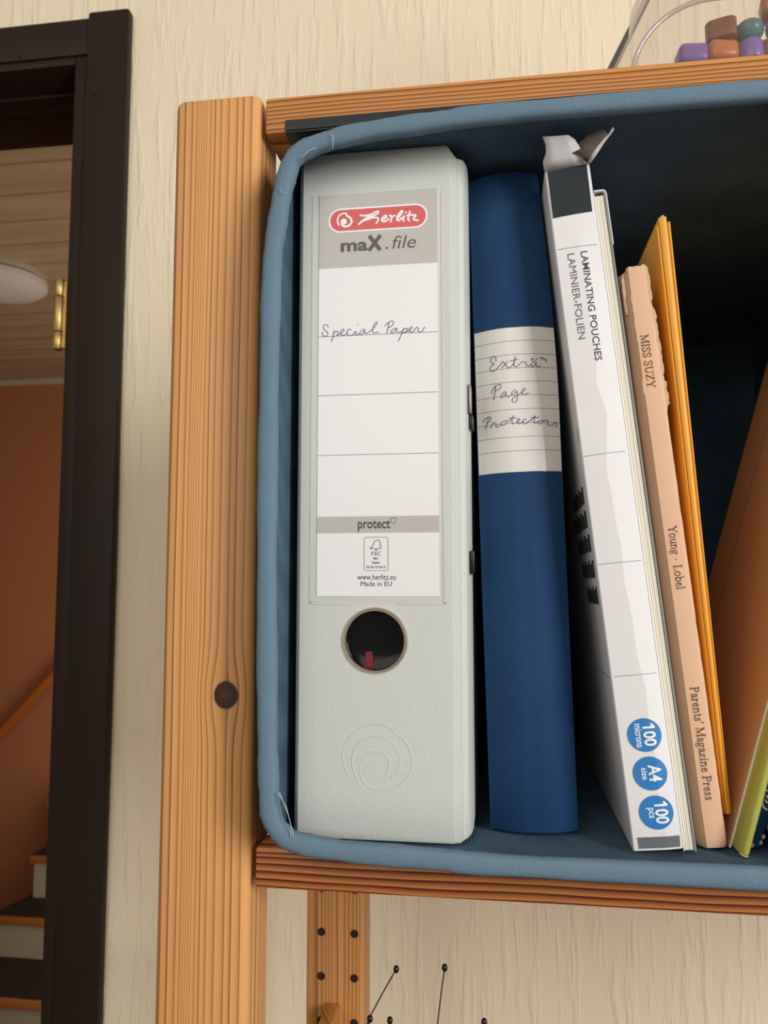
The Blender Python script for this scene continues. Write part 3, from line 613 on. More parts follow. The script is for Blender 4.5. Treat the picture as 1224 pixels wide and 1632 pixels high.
t = bmesh.new(); lathe(t, [(13.1, -0.4), (13.1, 3.5), (9, 4.5), (0.1, 4.5)], (36.3, 0, 87.25), axis='y', n=48)
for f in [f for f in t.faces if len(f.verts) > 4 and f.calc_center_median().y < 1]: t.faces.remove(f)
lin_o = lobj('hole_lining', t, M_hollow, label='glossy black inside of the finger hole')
t = bmesh.new(); prism(t, [(30.8, 74.8), (35.0, 74.5), (34.9, 79.5), (34.3, 82.2), (31.2, 81.8), (31.4, 78)], 3.2, 3.9, axis='y'); lobj('red_shape', t, M_redshape, lin_o, label='small red shape inside the hole')  # small flat red shape set low inside the hole
t = bmesh.new()
ringv = []
for k in range(56):
    a = 2*math.pi*k/56; ring = []
    for rr, hh in ((12.9, 0.8), (12.9, -1.0), (13.3, -1.5), (14.0, -1.5), (14.7, -0.9), (14.9, -0.1), (14.6, 0.2), (13.4, 0.6)):
        ring.append(t.verts.new((36.3+rr*math.cos(a), hh, 87.25+rr*math.sin(a))))
    ringv.append(ring)
for k in range(56):
    a, b = ringv[k], ringv[(k+1) % 56]
    for j in range(8): t.faces.new((a[j], a[(j+1) % 8], b[(j+1) % 8], b[j]))
lobj('finger_ring', t, M_chrome)
# label card, its print and its clear pocket
cd = lobj('label_card', B(9.2, 65.4, -0.35, -0.05, 107.0, 297.4), M_white, smooth=0)
pl = on_plane(-0.42); pl2 = on_plane(-0.48); pl3 = on_plane(-0.53)
for za, zb in ((261.3, 297.4), (135.8, 143.4)):
    t = bmesh.new(); quad(t, 9.2, 65.4, za, zb, pl); lobj('grey_panel', t, M_band, cd, smooth=0)
for z in (228.3, 200.1, 171.9):
    t = bmesh.new(); quad(t, 9.2, 65.4, z-0.13, z+0.13, pl); lobj('ruled_line', t, M_line, cd, smooth=0)
t = bmesh.new(); fill(t, rrect(13.7, 60.9, 278.4, 290.3, 5.9, 12), pl2); lobj('logo_border', t, M_wprint, cd, smooth=0)
t = bmesh.new(); fill(t, rrect(14.5, 60.1, 279.2, 289.5, 5.1, 12), pl3); lobj('logo_pill', t, M_red, cd, smooth=0)
pl4 = on_plane(-0.58)
t = bmesh.new()
for s_ in LOGO_SCRIPT: stroke(t, s_, 0.85, pl4)
stroke(t, LOGO_SWIRL[0], 0.75, pl4, taper=True); stroke(t, LOGO_SWIRL[1], 1.0, pl4, taper=True); disc(t, LOGO_DOT[0][0][0], LOGO_DOT[0][0][1], 1.5, pl4, 20)
lobj('logo_script', t, M_wprint, cd, smooth=0)
t = bmesh.new()
text(t, 'ma', 19.6, 32.6, 268.8, 273.4, pl2, bold=0.032); stroke(t, [(33.5, 269.2), (38.4, 275.6)], 1.75, pl2, 0); stroke(t, [(33.6, 275.6), (38.3, 269.2)], 1.75, pl2, 0); text(t, '.', 41.0, 42.3, 268.9, 270.2, pl2, bold=0.02)
text(t, 'file', 44.2, 55.4, 268.9, 275.3, pl2, shear=0.22)
lobj('product_text', t, M_ink, cd, smooth=0); t = bmesh.new()
text(t, 'protect', 28.2, 43.2, 136.3, 141.6, pl2, bold=0.02)
stroke(t, SHIELD[0], 0.22, pl2, 0)
lobj('protect_text', t, M_ink, cd, smooth=0); t = bmesh.new()
text(t, 'FSC', 34.6, 39.0, 125.5, 127.2, pl2); text(t, 'MIX', 35.5, 37.7, 123.7, 124.6, pl2, bold=0.02); text(t, 'Papier', 34.9, 38.5, 121.5, 122.8, pl2, bold=0.02)
text(t, 'FSC\u00ae C014510', 32.3, 41.0, 119.7, 120.8, pl2, bold=0.01)
for s_ in FSC_TREE: stroke(t, s_, 0.28, pl2, 1)
rr_ = rrect(31.2, 42.2, 118.6, 133.8, 1.0, 4); stroke(t, rr_+[rr_[0]], 0.16, pl2, 0)
lobj('certificate_mark', t, M_ink, cd, smooth=0); t = bmesh.new()
text(t, 'www.herlitz.eu', 28.1, 45.7, 114.5, 117.0, pl2); text(t, 'Made in EU', 29.7, 43.9, 111.6, 113.8, pl2)
lobj('address_text', t, M_ink, cd, smooth=0)
t = bmesh.new()
for s_ in INK_SPECIAL: stroke(t, s_, 0.34, pl2)
lobj('handwriting', t, M_pen, cd, smooth=0, label='violet handwriting Special Paper')
t = bmesh.new()
for a in ((5.6, 7.0, 103.8, 297.0), (67.0, 68.4, 103.8, 297.0), (5.6, 27.5, 103.2, 104.3), (46.5, 68.4, 103.2, 104.3)): box(t, a[0], a[1], -0.22, 0.05, a[2], a[3], 0.1, 1)
lobj('pocket_seam', t, M_grey)
t = bmesh.new(); quad(t, 6, 68, 104, 297.6, on_plane(-0.75)); lobj('clear_pocket', t, M_film, smooth=0)
# embossed rings near the foot of the spine
t = bmesh.new()
for s_ in EMBOSS:
    q = smooth_pts([tuple(p) for p in s_], 2); rr = [0.32]*len(q); rr[0] = rr[-1] = 0.1
    tube(t, [(a, 0.12, b) for a, b in q], rr, 6)
lobj('embossed_rings', t, M_grey, smooth=80)
t = bmesh.new(); box(t, 79.0, 80.9, 6, 18, 117.0, 128.0, 0.8, 2); lobj('lever_slot', t, M_bead, label='black plastic slot rivet')
t = bmesh.new(); box(t, 78.9, 80.1, 6, 18, 191.0, 205.0, 0.5, 2); lobj('lever_slot', t, M_steel, label='nickel slot edge')
t = bmesh.new(); box(t, 79.0, 80.9, 8, 18, 184.0, 191.0, 0.7, 2); lobj('lever_slot', t, M_bead, label='black plastic slot edge')

# ------------------------------------------------------------------ blue ring binder
bb = thing('ring_binder', 'dark blue cloth ring binder with lined label reading Extra Page Protectors', 'binder', (86.5, 18, 0), -1.5)
W = 39.6
def bu(u, v): return u*(1-0.155*max(0, (v-200)/112)**1.5) + 1.1*(v/312)**2
def bcurve(u):   # rounded spine, flat facets beside a soft middle crease
    a = (u - W*0.52)/(W*0.5); return 6.2*min(1, abs(a))**2.2 + 0.25*math.exp(-(a*9)**2)
us = [W*k/24 for k in range(25)]
outl = [(u, bcurve(u)) for u in us] + [(W, 8), (W, 230), (W-2.6, 230), (W-2.6, 10)] + [(u, bcurve(u)+2.5) for u in reversed(us[3:-3])] + [(2.6, 10), (2.6, 230), (0, 230), (0, 8)]
t = bmesh.new(); rings = []
for z in (0.0, 0.8, 100, 165, 200, 215, 230, 245, 260, 275, 290, 302, 311.2, 312.0):
    ins = 0.6 if z in (0.0, 312.0) else 0
    rings.append([(bu(u, z), y+ins*(1 if y < 9 else 0), z) for u, y in outl])
loft(t, rings); obj('cover', t, M_blue, bb, smooth=50)
obj('paper_block', B(5, W-9, 14, 222, 4, 302, 0.5, 1), M_paper, bb)
def onb(off): return lambda u, v: (bu(u, v), bcurve(max(0, min(W, u)))-off, v)
t = bmesh.new(); quad(t, 0.4, W-0.3, 164.6, 234.2, onb(0.15), 26, 8); lab = obj('label_strip', t, M_lined, bb, smooth=60, label='lined paper label under tape')
for k in range(9):
    t = bmesh.new(); v = 227.6 - 6.62*k; quad(t, 0.4, W-0.3, v-0.11, v+0.11, onb(0.22), 26, 1)
    obj('ruled_line', t, M_line, lab, smooth=0)
t = bmesh.new()
for s_ in INK_EXTRA: stroke(t, s_, 0.34, onb(0.28))
obj('handwriting', t, M_pen, lab, smooth=0, label='violet handwriting Extra Page Protectors')
t = bmesh.new()
for s_ in INK_GREEN: stroke(t, s_, 0.6, onb(0.3))
obj('ink_specks', t, M_green, lab, smooth=0, label='small green ink marks')
t = bmesh.new(); quad(t, 0.2, W-0.2, 164.3, 234.4, onb(0.45), 26, 8); obj('clear_tape', t, M_film, lab, smooth=60)

# ------------------------------------------------------------------ white carton of laminating pouches
LEAN = -5.95
cb = thing('pouch_box', 'open white laminating pouch carton with three blue discs on its side', 'box', (146.6, 2, 0), LEAN)
BW, BH, BD = 20.4, 304.5, 218.0
def ridge(v):
    L_ = sorted([(b, a) for a, b in BX_RIDGE])
    if v <= L_[0][0]: return L_[0][1]
    if v >= L_[-1][0]: return L_[-1][1]
    for (v0, a0), (v1, a1) in zip(L_, L_[1:]):
        if v0 <= v <= v1: k = (v-v0)/(v1-v0); k = k*k*(3-2*k); return a0+(a1-a0)*k
def bx(u, v):
    r_ = ridge(v) + 0.4*math.sin(v*0.21); h = 1.25*min(1, max(0, (300-v)/60))*min(1, (v+20)/50)
    return -h*(u/r_ if u < r_ else max(0, (BW-u)/(BW-r_)))
t = bmesh.new(); nz = 80; cols = []
for j in range(nz+1):
    v = BH*j/nz; r_ = ridge(v) + 0.4*math.sin(v*0.21)
    crush = 0.5*math.sin(v*0.05+1)*(1 if 40 < v < 280 else 0)*0.4
    row = [(0.0+0.35, 0.9), (0.0, 1.4), (0, BD), (BW, BD), (BW, 1.2), (BW-0.3, 0.5)]
    pts = [(0.5, 0.15), (r_*0.5, bx(r_*0.5, v)), (r_, bx(r_, v)), ((r_+BW)/2, bx((r_+BW)/2, v)), (BW-0.4, 0.12)]
    ring = [(0, 1.0+crush*0.2), (0, BD*0.5), (0, BD), (BW, BD), (BW, BD*0.5), (BW, 0.8)] + pts[::-1]
    cols.append([t.verts.new((a, b, v)) for a, b in ring])
n_ = len(cols[0])
for a, b in zip(cols, cols[1:]):
    for i in range(n_): t.faces.new((a[i], a[(i+1) % n_], b[(i+1) % n_], b[i]))
t.faces.new(cols[0])
cbo = obj('carton', t, [M_box, M_carton_in], cb, smooth=7)
sm = cbo.modifiers.new('thickness', 'SOLIDIFY'); sm.thickness = 0.0005; sm.offset = -1; sm.material_offset = 1
# flaps at the open top: front tuck, right dust flap bent out, rear panel
def flap(name, grid):
    t = bmesh.new(); g = [[t.verts.new(p) for p in r] for r in grid]
    for a, b in zip(g, g[1:]):
        for i in range(len(a)-1): t.faces.new((a[i], a[i+1], b[i+1], b[i]))
    o = obj(name, t, [M_carton_in] if name == 'dust_flap' else [M_box], cb, smooth=70)
    s = o.modifiers.new('thickness', 'SOLIDIFY'); s.thickness = 0.0005; s.offset = 0
    return o
flap('flap', [[(-0.2, -0.2, 304.4), (6.4, -0.3, 304.4), (13.2, -0.3, 304.4), (19.5, -0.2, 304.4)], [(-0.6, -3.0, 307.4), (5.4, -3.4, 307.6), (11.7, -3.6, 307.6), (17.3, -3.0, 307.8)],
              [(1.0, -6.0, 310.0), (5.5, -6.2, 310.1), (10.6, -6.6, 310.1), (15.9, -6.0, 310.3)], [(1.0, -8.0, 312.8), (5.1, -7.6, 312.7), (9.6, -7.8, 312.4), (14.1, -8.0, 312.8)],
              [(-0.2, -10.0, 315.6), (3.7, -9.4, 315.4), (7.6, -9.4, 315.0), (11.3, -10.0, 314.2)]])
flap('dust_flap', [[(17.4, -1.0, 307.7), (18.3, -1.6, 305.7), (19.2, -1.8, 304.0)], [(12.6, -4.6, 308.5), (16.7, -4.4, 307.1), (20.2, -5.2, 304.6)], [(15.7, -5.5, 311.6), (19.7, -5.4, 310.2), (22.9, -6.8, 307.2)],
              [(19.8, -7.0, 314.0), (23.4, -7.4, 312.6), (26.1, -8.4, 309.9)], [(26.2, -9.0, 314.9), (27.6, -9.4, 313.3), (28.6, -10.0, 311.2)]])
flap('flap_edge', [[(19.2, -2.0, 304.0), (20.9, -1.0, 304.3)], [(20.4, -5.4, 305.2), (22.3, -4.6, 304.8)], [(23.0, -7.2, 307.5), (24.2, -6.6, 306.3)], [(26.2, -8.7, 310.2), (26.9, -8.1, 309.1)], [(28.7, -10.2, 311.5), (29.7, -9.8, 311.3)], [(30.4, -11.5, 313.6), (31.0, -11.2, 312.5)]])
obj('pouch_stack', B(2.2, BW-2.2, 4, 214, 1.2, 302, 0.4, 1), M_cream, cb)
def onx(off): return lambda u, v: (u, bx(u, v)-off, v)
t = bmesh.new()
def quad4(bm, q, mp, n=10):
    (a, b, c, e) = [Vector(p) for p in q]
    g = [[bm.verts.new(mp(*((a.lerp(b, i/n)).lerp(e.lerp(c, i/n), j/n)))) for i in range(n+1)] for j in range(n+1)]
    for j in range(n):
        for i in range(n): bm.faces.new((g[j][i], g[j][i+1], g[j+1][i+1], g[j+1][i]))
quad4(t, BX_DARK, onx(0.14)); obj('dark_panel', t, M_char, cbo, smooth=60)
t = bmesh.new(); quad4(t, [(2.3, 5.5), (19.6, 5.4), (19.3, 0.8), (2.5, 0.9)], onx(0.14)); obj('grey_panel', t, M_slate, cbo, smooth=60)
for a, b in BX_LINES:
    t = bmesh.new(); stroke(t, [(a[0]+(b[0]-a[0])*k/10, a[1]+(b[1]-a[1])*k/10) for k in range(11)], 0.18, onx(0.14), 0); obj('ruled_line', t, M_line, cbo, smooth=0)
t = bmesh.new(); text(t, 'LAMINATING POUCHES', 11.1, 14.2, 212.0, 263.3, onx(0.2), down=True, bold=0.007, fine=0.7); obj('printed_text', t, M_ink, cbo, smooth=0)
t = bmesh.new(); text(t, 'LAMINIER-FOLIEN', 5.2, 8.4, 222.9, 263.2, onx(0.2), down=True, fine=0.7); obj('printed_text', t, M_line, cbo, smooth=0, label='thin grey lettering')
CR = 7.05
for (u, v), (big, w0, w1, h0, h1), (small, a0, a1, b0, b1) in zip(BX_C, (('100', -.08, .66, -.66, .66), ('A4', -.1, .66, -.48, .5), ('100', -.09, .7, -.66, .64)),
        (('microns', -.54, -.13, -.71, .69), ('size', -.5, -.17, -.35, .35), ('pcs', -.58, -.15, -.31, .29))):
    t = bmesh.new()
    n = 12; M__ = 40; prev = [t.verts.new(onx(0.16)(u, v))]*M__
    for q in range(1, n+1):
        r_ = CR*q/n; ring = [t.verts.new(onx(0.16)(u+r_*math.cos(2*math.pi*k/M__), v+r_*math.sin(2*math.pi*k/M__))) for k in range(M__)]
        for k in range(M__):
            k2 = (k+1) % M__
            if q == 1: t.faces.new((prev[0], ring[k], ring[k2]))
            else: t.faces.new((prev[k], ring[k], ring[k2], prev[k2]))
        prev = ring
    dsc = obj('blue_disc', t, M_sky, cbo, smooth=60)
    t = bmesh.new()
    if big == '100':
        h1 -= 0.16; stroke(t, [(u+w1*CR-0.35, v+h1*CR-0.45), (u+w1*CR-1.5, v+h1*CR+0.85)], 0.8, onx(0.27), 0)
    text(t, big, u+w0*CR, u+w1*CR, v+h0*CR, v+h1*CR, onx(0.27), down=True, bold=0.022, fine=0.7)
    text(t, small, u+a0*CR, u+a1*CR, v+b0*CR, v+b1*CR, onx(0.27), down=True, bold=0.012, fine=0.7); obj('disc_text', t, M_wprint, dsc, smooth=0)
# dark lettering blocks on its left face
lf_ = lambda u, v: (-0.18, u, v)
for k, (v0, v1, u0, u1) in enumerate(((150, 158, 12, 60), (139, 147, 12, 70), (128, 136, 10, 66), (116, 124, 8, 58), (104, 112, 8, 50))): 
    t = bmesh.new()
    for j in range(7): quad(t, u0+(u1-u0)*j/7, u0+(u1-u0)*(j+0.72)/7, v0, v1-1.5*(j % 2), lf_)
    obj('faded_lettering', t, M_char, cbo, smooth=0, label='dark print on the left face')
t = bmesh.new(); quad(t, 3, 40, 72.0, 72.3, lf_); obj('ruled_line', t, M_line, cbo, smooth=0)
t = bmesh.new(); stroke(t, [(1.8, 183), (6, 177)], 0.8, lf_, 0); obj('ink_tick', t, M_char, cbo, smooth=0)

# ------------------------------------------------------------------ white pad of sheets in a grey cover
pd = thing('paper_pad', 'white pad with cream sheet edges squeezed between carton and peach book', 'pad', (167.5, 4, 0), LEAN)
PW = 5.4
t = bmesh.new(); x_ = 0.35
for wd_ in (0.62, 0.78, 0.55, 0.7, 0.5):
    box(t, x_, x_+wd_, 0.2+0.3*random.random(), 205, 0.6, 291.6); x_ += wd_+0.16
obj('sheets', t, M_cream, pd, smooth=0)
t = bmesh.new(); box(t, 0.4, PW-1.2, 1.0, 205, 0.8, 290.5); obj('sheet_gaps', t, M_gap, pd, smooth=0)
t = bmesh.new(); box(t, 0.0, 0.32, 0, 206, 0, 293, 0.1, 1); obj('front_cover', t, M_box, pd)
t = bmesh.new(); prism(t, [(PW-1.0, 0), (PW-1.0, 292.6), (PW-1.4, 293.0), (0.3, 293.2), (0.3, 293.9), (PW-1.0, 293.7), (PW-0.3, 293.0), (PW, 292.0), (PW, 268), (PW-0.1, 268), (PW-0.1, 0)], 0, 206, axis='y'); obj('back_cover', t, M_gcov, pd)
t = bmesh.new(); prism(t, [(0.3, 293.9), (PW-1.0, 293.7), (PW-0.3, 293.0), (PW, 292.0), (PW+0.02, 268), (PW+0.35, 267.5), (PW+0.35, 292.2), (PW, 293.4), (PW-0.9, 294.2), (0.3, 294.4)], -0.1, 205, axis='y'); obj('cover_edge', t, M_wprint, pd, label='white laminated corner')

# ------------------------------------------------------------------ peach picture book with worn spine
SL = -5.75
sz = thing('picture_book', 'worn peach hardback titled MISS SUZY with torn spine edges', 'book', (175.0, 9, 0), SL)
SW, SH = 11.9, 258.5
def szf(u):
    if u < 3.1: return 4.6*(1-(u/3.1))**1.15
    if u > 10.9: return 1.6*((u-10.9)/1.0)**2
    return -0.25*math.sin(math.pi*(u-3.1)/7.8)
us2 = [0, .35, .8, 1.6, 2.4, 3.1, 4, 5.5, 7, 8.5, 10, 10.9, 11.3, 11.7, 11.9]
t = bmesh.new(); rows = []; zz_ = [0, 0.6, 1.6, 4, 10] + [10+ (SH-14)*k/60 for k in range(1, 61)] + [SH-2, SH-0.8, SH]
rng = random.Random(3)
for v in zz_:
    row = []
    rnd = 0
    if v < 2: rnd = (2-v)*0.6
    jit = rng.uniform(-0.35, 0.35) if v > 185 else rng.uniform(-0.12, 0.12)
    jl = rng.uniform(-0.3, 0.3) if v > 200 else 0
    for i, u in enumerate(us2):
        y = szf(u) + rnd*0.5; uu = u; vv = v
        if i >= len(us2)-3: uu += jit*(i-len(us2)+4)/3 + (0.5 if 190 < v < 236 else 0)*(i-len(us2)+4)/3; y += abs(jit)
        if i <= 3 and v > 210: uu += jl*0.6
        if v > SH-1.5: vv += 0.3*math.sin(u*2.1)+rng.uniform(-.35, .35) - (2.5 if u < 2.4 else 0)
        if v < 1: uu = 5.95 + (uu-5.95)*0.93
        row.append((uu, y, vv))
    row += [(SW, 12, v if v > 1 else 1), (SW, 205, v), (SW-2.2, 205, v), (SW-2.2, 6, v), (2.4, 6, v), (2.4, 205, v), (0, 205, v), (0, 12, v)]
    rows.append(row)
loft(t, rows); obj('cover', t, M_peach, sz, smooth=35)
obj('pages', B(2.6, SW-2.4, 8, 200, 4, SH-6, 0.3, 1), M_paper, sz)
def torn(v0, v1, ui, uo, y, n, amp):
    t = bmesh.new(); inner, outer = [], []
    for k in range(n+1):
        v = v0+(v1-v0)*k/n; e = 0.15 if k in (0, n) else 1.0
        inner.append((ui+rng.uniform(-amp, amp)*0.4, v)); outer.append((ui+(uo-ui)*e+rng.uniform(-amp, amp)*e, v+rng.uniform(-.4, .4)))
    prism(t, inner+outer[::-1], y-0.3, y+0.3, axis='y'); obj('torn_edge', t, M_torn, sz, smooth=20)
torn(240, SH-0.5, 10.7, 11.9, 0.25, 14, 0.4); torn(206, 239, 11.5, 12.7, 0.8, 18, 0.35); torn(192, 205, 11.7, 13.2, 1.0, 9, 0.3)
torn(236, SH-2.5, 1.3, -0.1, 2.2, 12, 0.4); torn(222, 246, 3.2, 2.7, -0.05, 14, 0.18); torn(198, 206, 3.1, 2.4, 0.1, 5, 0.2)
M_book_ink = plain('brown_black_book_ink', lin(84, 58, 46), 0.7)
ons = lambda u, v: (u, min(szf(u), -0.02)-0.26, v)
t = bmesh.new(); serif(t, 'MISS SUZY', 4.6, 8.0, 201.2, 226.0, ons); obj('title_text', t, M_book_ink, sz, smooth=0)
t = bmesh.new(); serif(t, 'Young . Lobel', 5.3, 8.7, 110.1, 138.4, ons); obj('author_text', t, M_book_ink, sz, smooth=0)
t = bmesh.new(); serif(t, "Parents' Magazine Press", 5.25, 8.7, 19.8, 68.0, ons); obj('publisher_text', t, M_book_ink, sz, smooth=0)

# ------------------------------------------------------------------ yellow card folder
yf = thing('card_folder', 'bright yellow card folder standing behind the peach book', 'folder', (187.0, 14, 13.5), -4.45)
YH = 270.0
def yfold(name, b0, b1, t0, t1, y0, h, bulge):
    t = bmesh.new(); rings = []
    for j in range(13):
        k = j/12; a, b = b0+(t0-b0)*k, b1+(t1-b1)*k; v = h*k; m_ = (a+b)/2
        bl = bulge*math.sin(math.pi*k)
        rings.append([(a, y0+0.6, v), (a+(b-a)*.25, y0+0.15, v), (m_, y0, v), (a+(b-a)*.75, y0+0.15, v), (b, y0+0.6, v), (b+bl, y0+60, v), (b, y0+215, v), (a, y0+215, v), (a+bl*0.3, y0+60, v)])
    loft(t, rings); return obj(name, t, M_yel, yf, smooth=30)
yfold('folder_leaf', 0.0, 0.7, 0.0, 1.3, 0.6, YH-4, 0.2); yfold('folder_leaf', 0.85, 2.2, 1.5, 5.0, 0, YH, 0.3); yfold('folder_leaf', 2.3, 3.0, 5.2, 6.6, 0.5, YH-2.5, 0.3)
t = bmesh.new(); ball(t, (3.4, 1.2, YH+0.4), 1.0, 0.8, 10, 6); obj('worn_corner', t, M_torn, yf)

# ------------------------------------------------------------------ things leaning to the right
TH = 16.3; tn = math.tan(R(TH)); cs = math.cos(R(TH)); sn = math.sin(R(TH))
def leaner(name, label, cat, xp, wdt, y):
    return thing(name, label, cat, (xp + wdt*sn*tn, y, wdt*sn), TH)
tf = leaner('card_cover', 'tan card cover leaning right beside the yellow folder', 'folder', 187.2, 1.4, 12)
t = bmesh.new(); box(t, 0, 0.55, 0.15, 150, 0, 262, 0.15, 1); fr_ = obj('front_sheet', t, M_tan, tf)
t = bmesh.new(); box(t, -0.05, 0.0, 112, 112.6, 2, 260); obj('crease', t, M_book_ink, fr_, smooth=0)
t = bmesh.new(); box(t, 0.56, 1.4, 0, 150, 0, 262, 0.15, 1); obj('white_backing', t, M_wedge, tf, label='white edge of the backing sheet')
t = bmesh.new(); tube(t, [(-0.1, 60, 158), (-0.25, 60.5, 154), (-0.2, 61.5, 152), (-0.1, 61.5, 150)], [0.3, 0.6, 0.5, 0.3], 6); obj('scuff_mark', t, M_bead, fr_)
lb = leaner('slim_book', 'slim lime green spined book leaning right against the navy book', 'book', 188.7, 4.3, 1)
LW = 4.3
lp_ = [(0, 6), (0.15, 2.2), (0.8, 0.5), (2.0, 0), (3.3, 0.4), (LW-0.1, 1.8), (LW, 6), (LW, 148), (0, 148)]
t = bmesh.new(); rings = []
for v in (0, 0.8, 60, 130, 200, 269, 270): rings.append([(LW/2+(x-LW/2)*(0.9 if v in (0, 270) else 1), y+(0.5 if v in (0, 270) and y < 5 else 0), v) for x, y in lp_])
loft(t, rings); obj('cover', t, M_lime, lb, smooth=50)
t = bmesh.new(); tube(t, [(0.4, 1.6, -0.1), (1.4, 0.5, -0.35), (2.6, 0.4, -0.4), (3.8, 1.2, -0.2)], 0.28, 6); obj('worn_foot', t, M_torn, lb)
nb = leaner('navy_book', 'navy book with scuffed cream marks right of the lime book', 'book', 188.7+LW/cs+0.25, 7.6, 12)
t = bmesh.new(); rings = []
for v in (0, 1, 60, 130, 200, 277, 278):
    i_ = 0.5 if v in (0, 278) else 0
    rings.append([(0+i_, 4, v), (0.6+i_, 1, v), (2, 0.1+i_, v), (5.6, 0.1+i_, v), (7.0-i_, 1, v), (7.6-i_, 4, v), (7.6-i_, 140, v), (i_, 140, v)])
loft(t, rings); obj('cover', t, M_navy, nb, smooth=50)
t = bmesh.new(); onn = on_plane(-0.08)
for s_ in ([(2.2, 25), (3.4, 24.2), (4.6, 25.4), (4.4, 22.6)], [(2.6, 22.5), (2.4, 19.6), (3.6, 17.2), (5.2, 16.6)], [(3.7, 22), (4.9, 21.4)], [(3.6, 20.3), (4.7, 19.5)]): stroke(t, s_, 0.75, onn, 1)
obj('cream_lettering', t, M_wedge, nb, smooth=0)
for c_ in ((1.4, 0.8, 1.2), (6.4, 0.9, 2.4), (6.9, 1.0, 5.0), (3.4, 0.6, 0.4)):
    t = bmesh.new(); ball(t, c_, 0.95, 1.2, 8, 6); obj('worn_corner', t, M_torn, nb)
gb_ = leaner('thick_book', 'grey green thick book at the right edge, beside the navy book', 'book', 188.7+LW/cs+0.25+7.6/cs+0.3, 27.0, -6)
t = bmesh.new(); box(t, 0, 27, 0, 3, 0, 286, 0.7, 2); box(t, 0, 2.4, 1, 160, 0, 286, 0.6, 2); box(t, 24.6, 27, 1, 160, 0, 286, 0.6, 2); obj('cover', t, M_sage, gb_)
obj('pages', B(2.6, 24.4, 3.2, 154, 4, 282, 0.3, 1), M_paper, gb_)

# ------------------------------------------------------------------ clear tub of plastic pieces on the upper shelf
tb = thing('clear_tub', 'clear plastic tub with grey edge standing on the upper shelf', 'tub', (290, 110, 349.3))
TO = Matrix.Translation((-290, -110, -349.3))
def arch(x0, x1, z0, z1, r, slope, y, n=10):
    """arch outline from left foot over the rounded shoulders to the right foot"""
    o = []
    for k in range(7):
        q = k/6*(z1-r-z0); o.append((x0+slope*q, y, z0+q))
    xs = x0+slope*(z1-r-z0); xe = x1-slope*(z1-r-z0)
    for k in range(1, n+1):
        a = math.pi - (math.pi/2)*k/n; o.append((xs+r+r*math.cos(a), y, z1-r+r*math.sin(a)))
    for k in range(0, n):
        a = math.pi/2 - (math.pi/2)*k/n; o.append((xe-r+r*math.cos(a), y, z1-r+r*math.sin(a)))
    for k in range(7):
        q = (1-k/6)*(z1-r-z0); o.append((x1-slope*q, y, z0+q))
    return o
back = arch(118, 462, 350, 640, 60, 0.50, 172); mid = arch(128, 452, 350, 500, 60, 0.5, 110); front = arch(153, 427, 350, 424, 44, 0.42, 62); fr2 = [(290+(x-290)*0.93, 56, 350+(z-350)*0.93) for x, y, z in front]
t = bmesh.new(); loft(t, [back, mid, front, fr2], False, (False, True)); t.transform(TO)
tbo = obj('tub_wall', t, M_tub, tb, smooth=60)
t = bmesh.new(); prism(t, [(118, 172), (462, 172), (427, 62), (153, 62)], 349.4, 350.2); t.transform(TO); obj('tub_base', t, M_tub, tb)
t = bmesh.new()
vr = []
for i, p in enumerate(back):
    c_ = Vector((290, 172, 350)); d_ = (Vector(p)-c_); d_.y = 0; d_.normalize()
    q = Vector(p); vr.append([t.verts.new(q+d_*a+Vector((0, b, 0))) for a, b in ((-1, -2), (4.2, -2), (4.6, 0), (4.2, 3), (-1, 3))])
for a, b in zip(vr, vr[1:]):
    for k in range(5): t.faces.new((a[k], a[(k+1) % 5], b[(k+1) % 5], b[k]))
t.transform(TO); obj('tub_flange', t, M_flange, tb, smooth=50, label='grey rim edge')
t = bmesh.new(); loft(t, [[(x, 172.5, z) for x, y, z in back], [(290+(x-290)*0.02, 172.6, 420+(z-420)*0.02) for x, y, z in back]], False, (False, False)); t.transform(TO); obj('tub_lid', t, M_tub, tb)
t = bmesh.new(); tube(t, [(x, y, max(z, 351)) for x, y, z in front], 1.3, 8); t.transform(TO); obj('moulded_edge', t, M_tub_edge, tb, smooth=80)
# crinkled bag inside
t = bmesh.new(); bmesh.ops.create_icosphere(t, subdivisions=4, radius=1)
rb = random.Random(5); ph = [rb.uniform(0, 6.28) for _ in range(9)]
for v in t.verts:
    c_ = v.co.copy(); r_ = 1 + 0.07*math.sin(5*c_.x+ph[0]+3*c_.z)+0.06*math.sin(7*c_.y+ph[1]+4*c_.x)+0.05*abs(math.sin(9*c_.z+6*c_.x+ph[2]))
    v.co = Vector((c_.x*62*r_, c_.y*20*r_, max(c_.z*46*r_, -40)+40))
bag = obj('plastic_bag', t, M_bag, smooth=25, loc=(272, 120, 350.4)); tag(bag, 'crinkled clear bag among the pieces in the clear tub', 'bag')
COL = {'purple': lin(142, 112, 178), 'orange': lin(206, 124, 62), 'blue': lin(84, 134, 196), 'teal': lin(96, 142, 142), 'peach': lin(232, 170, 124), 'brown': lin(150, 92, 58)}
PM = {k: plain(k+'_plastic', c, 0.3) for k, c in COL.items()}
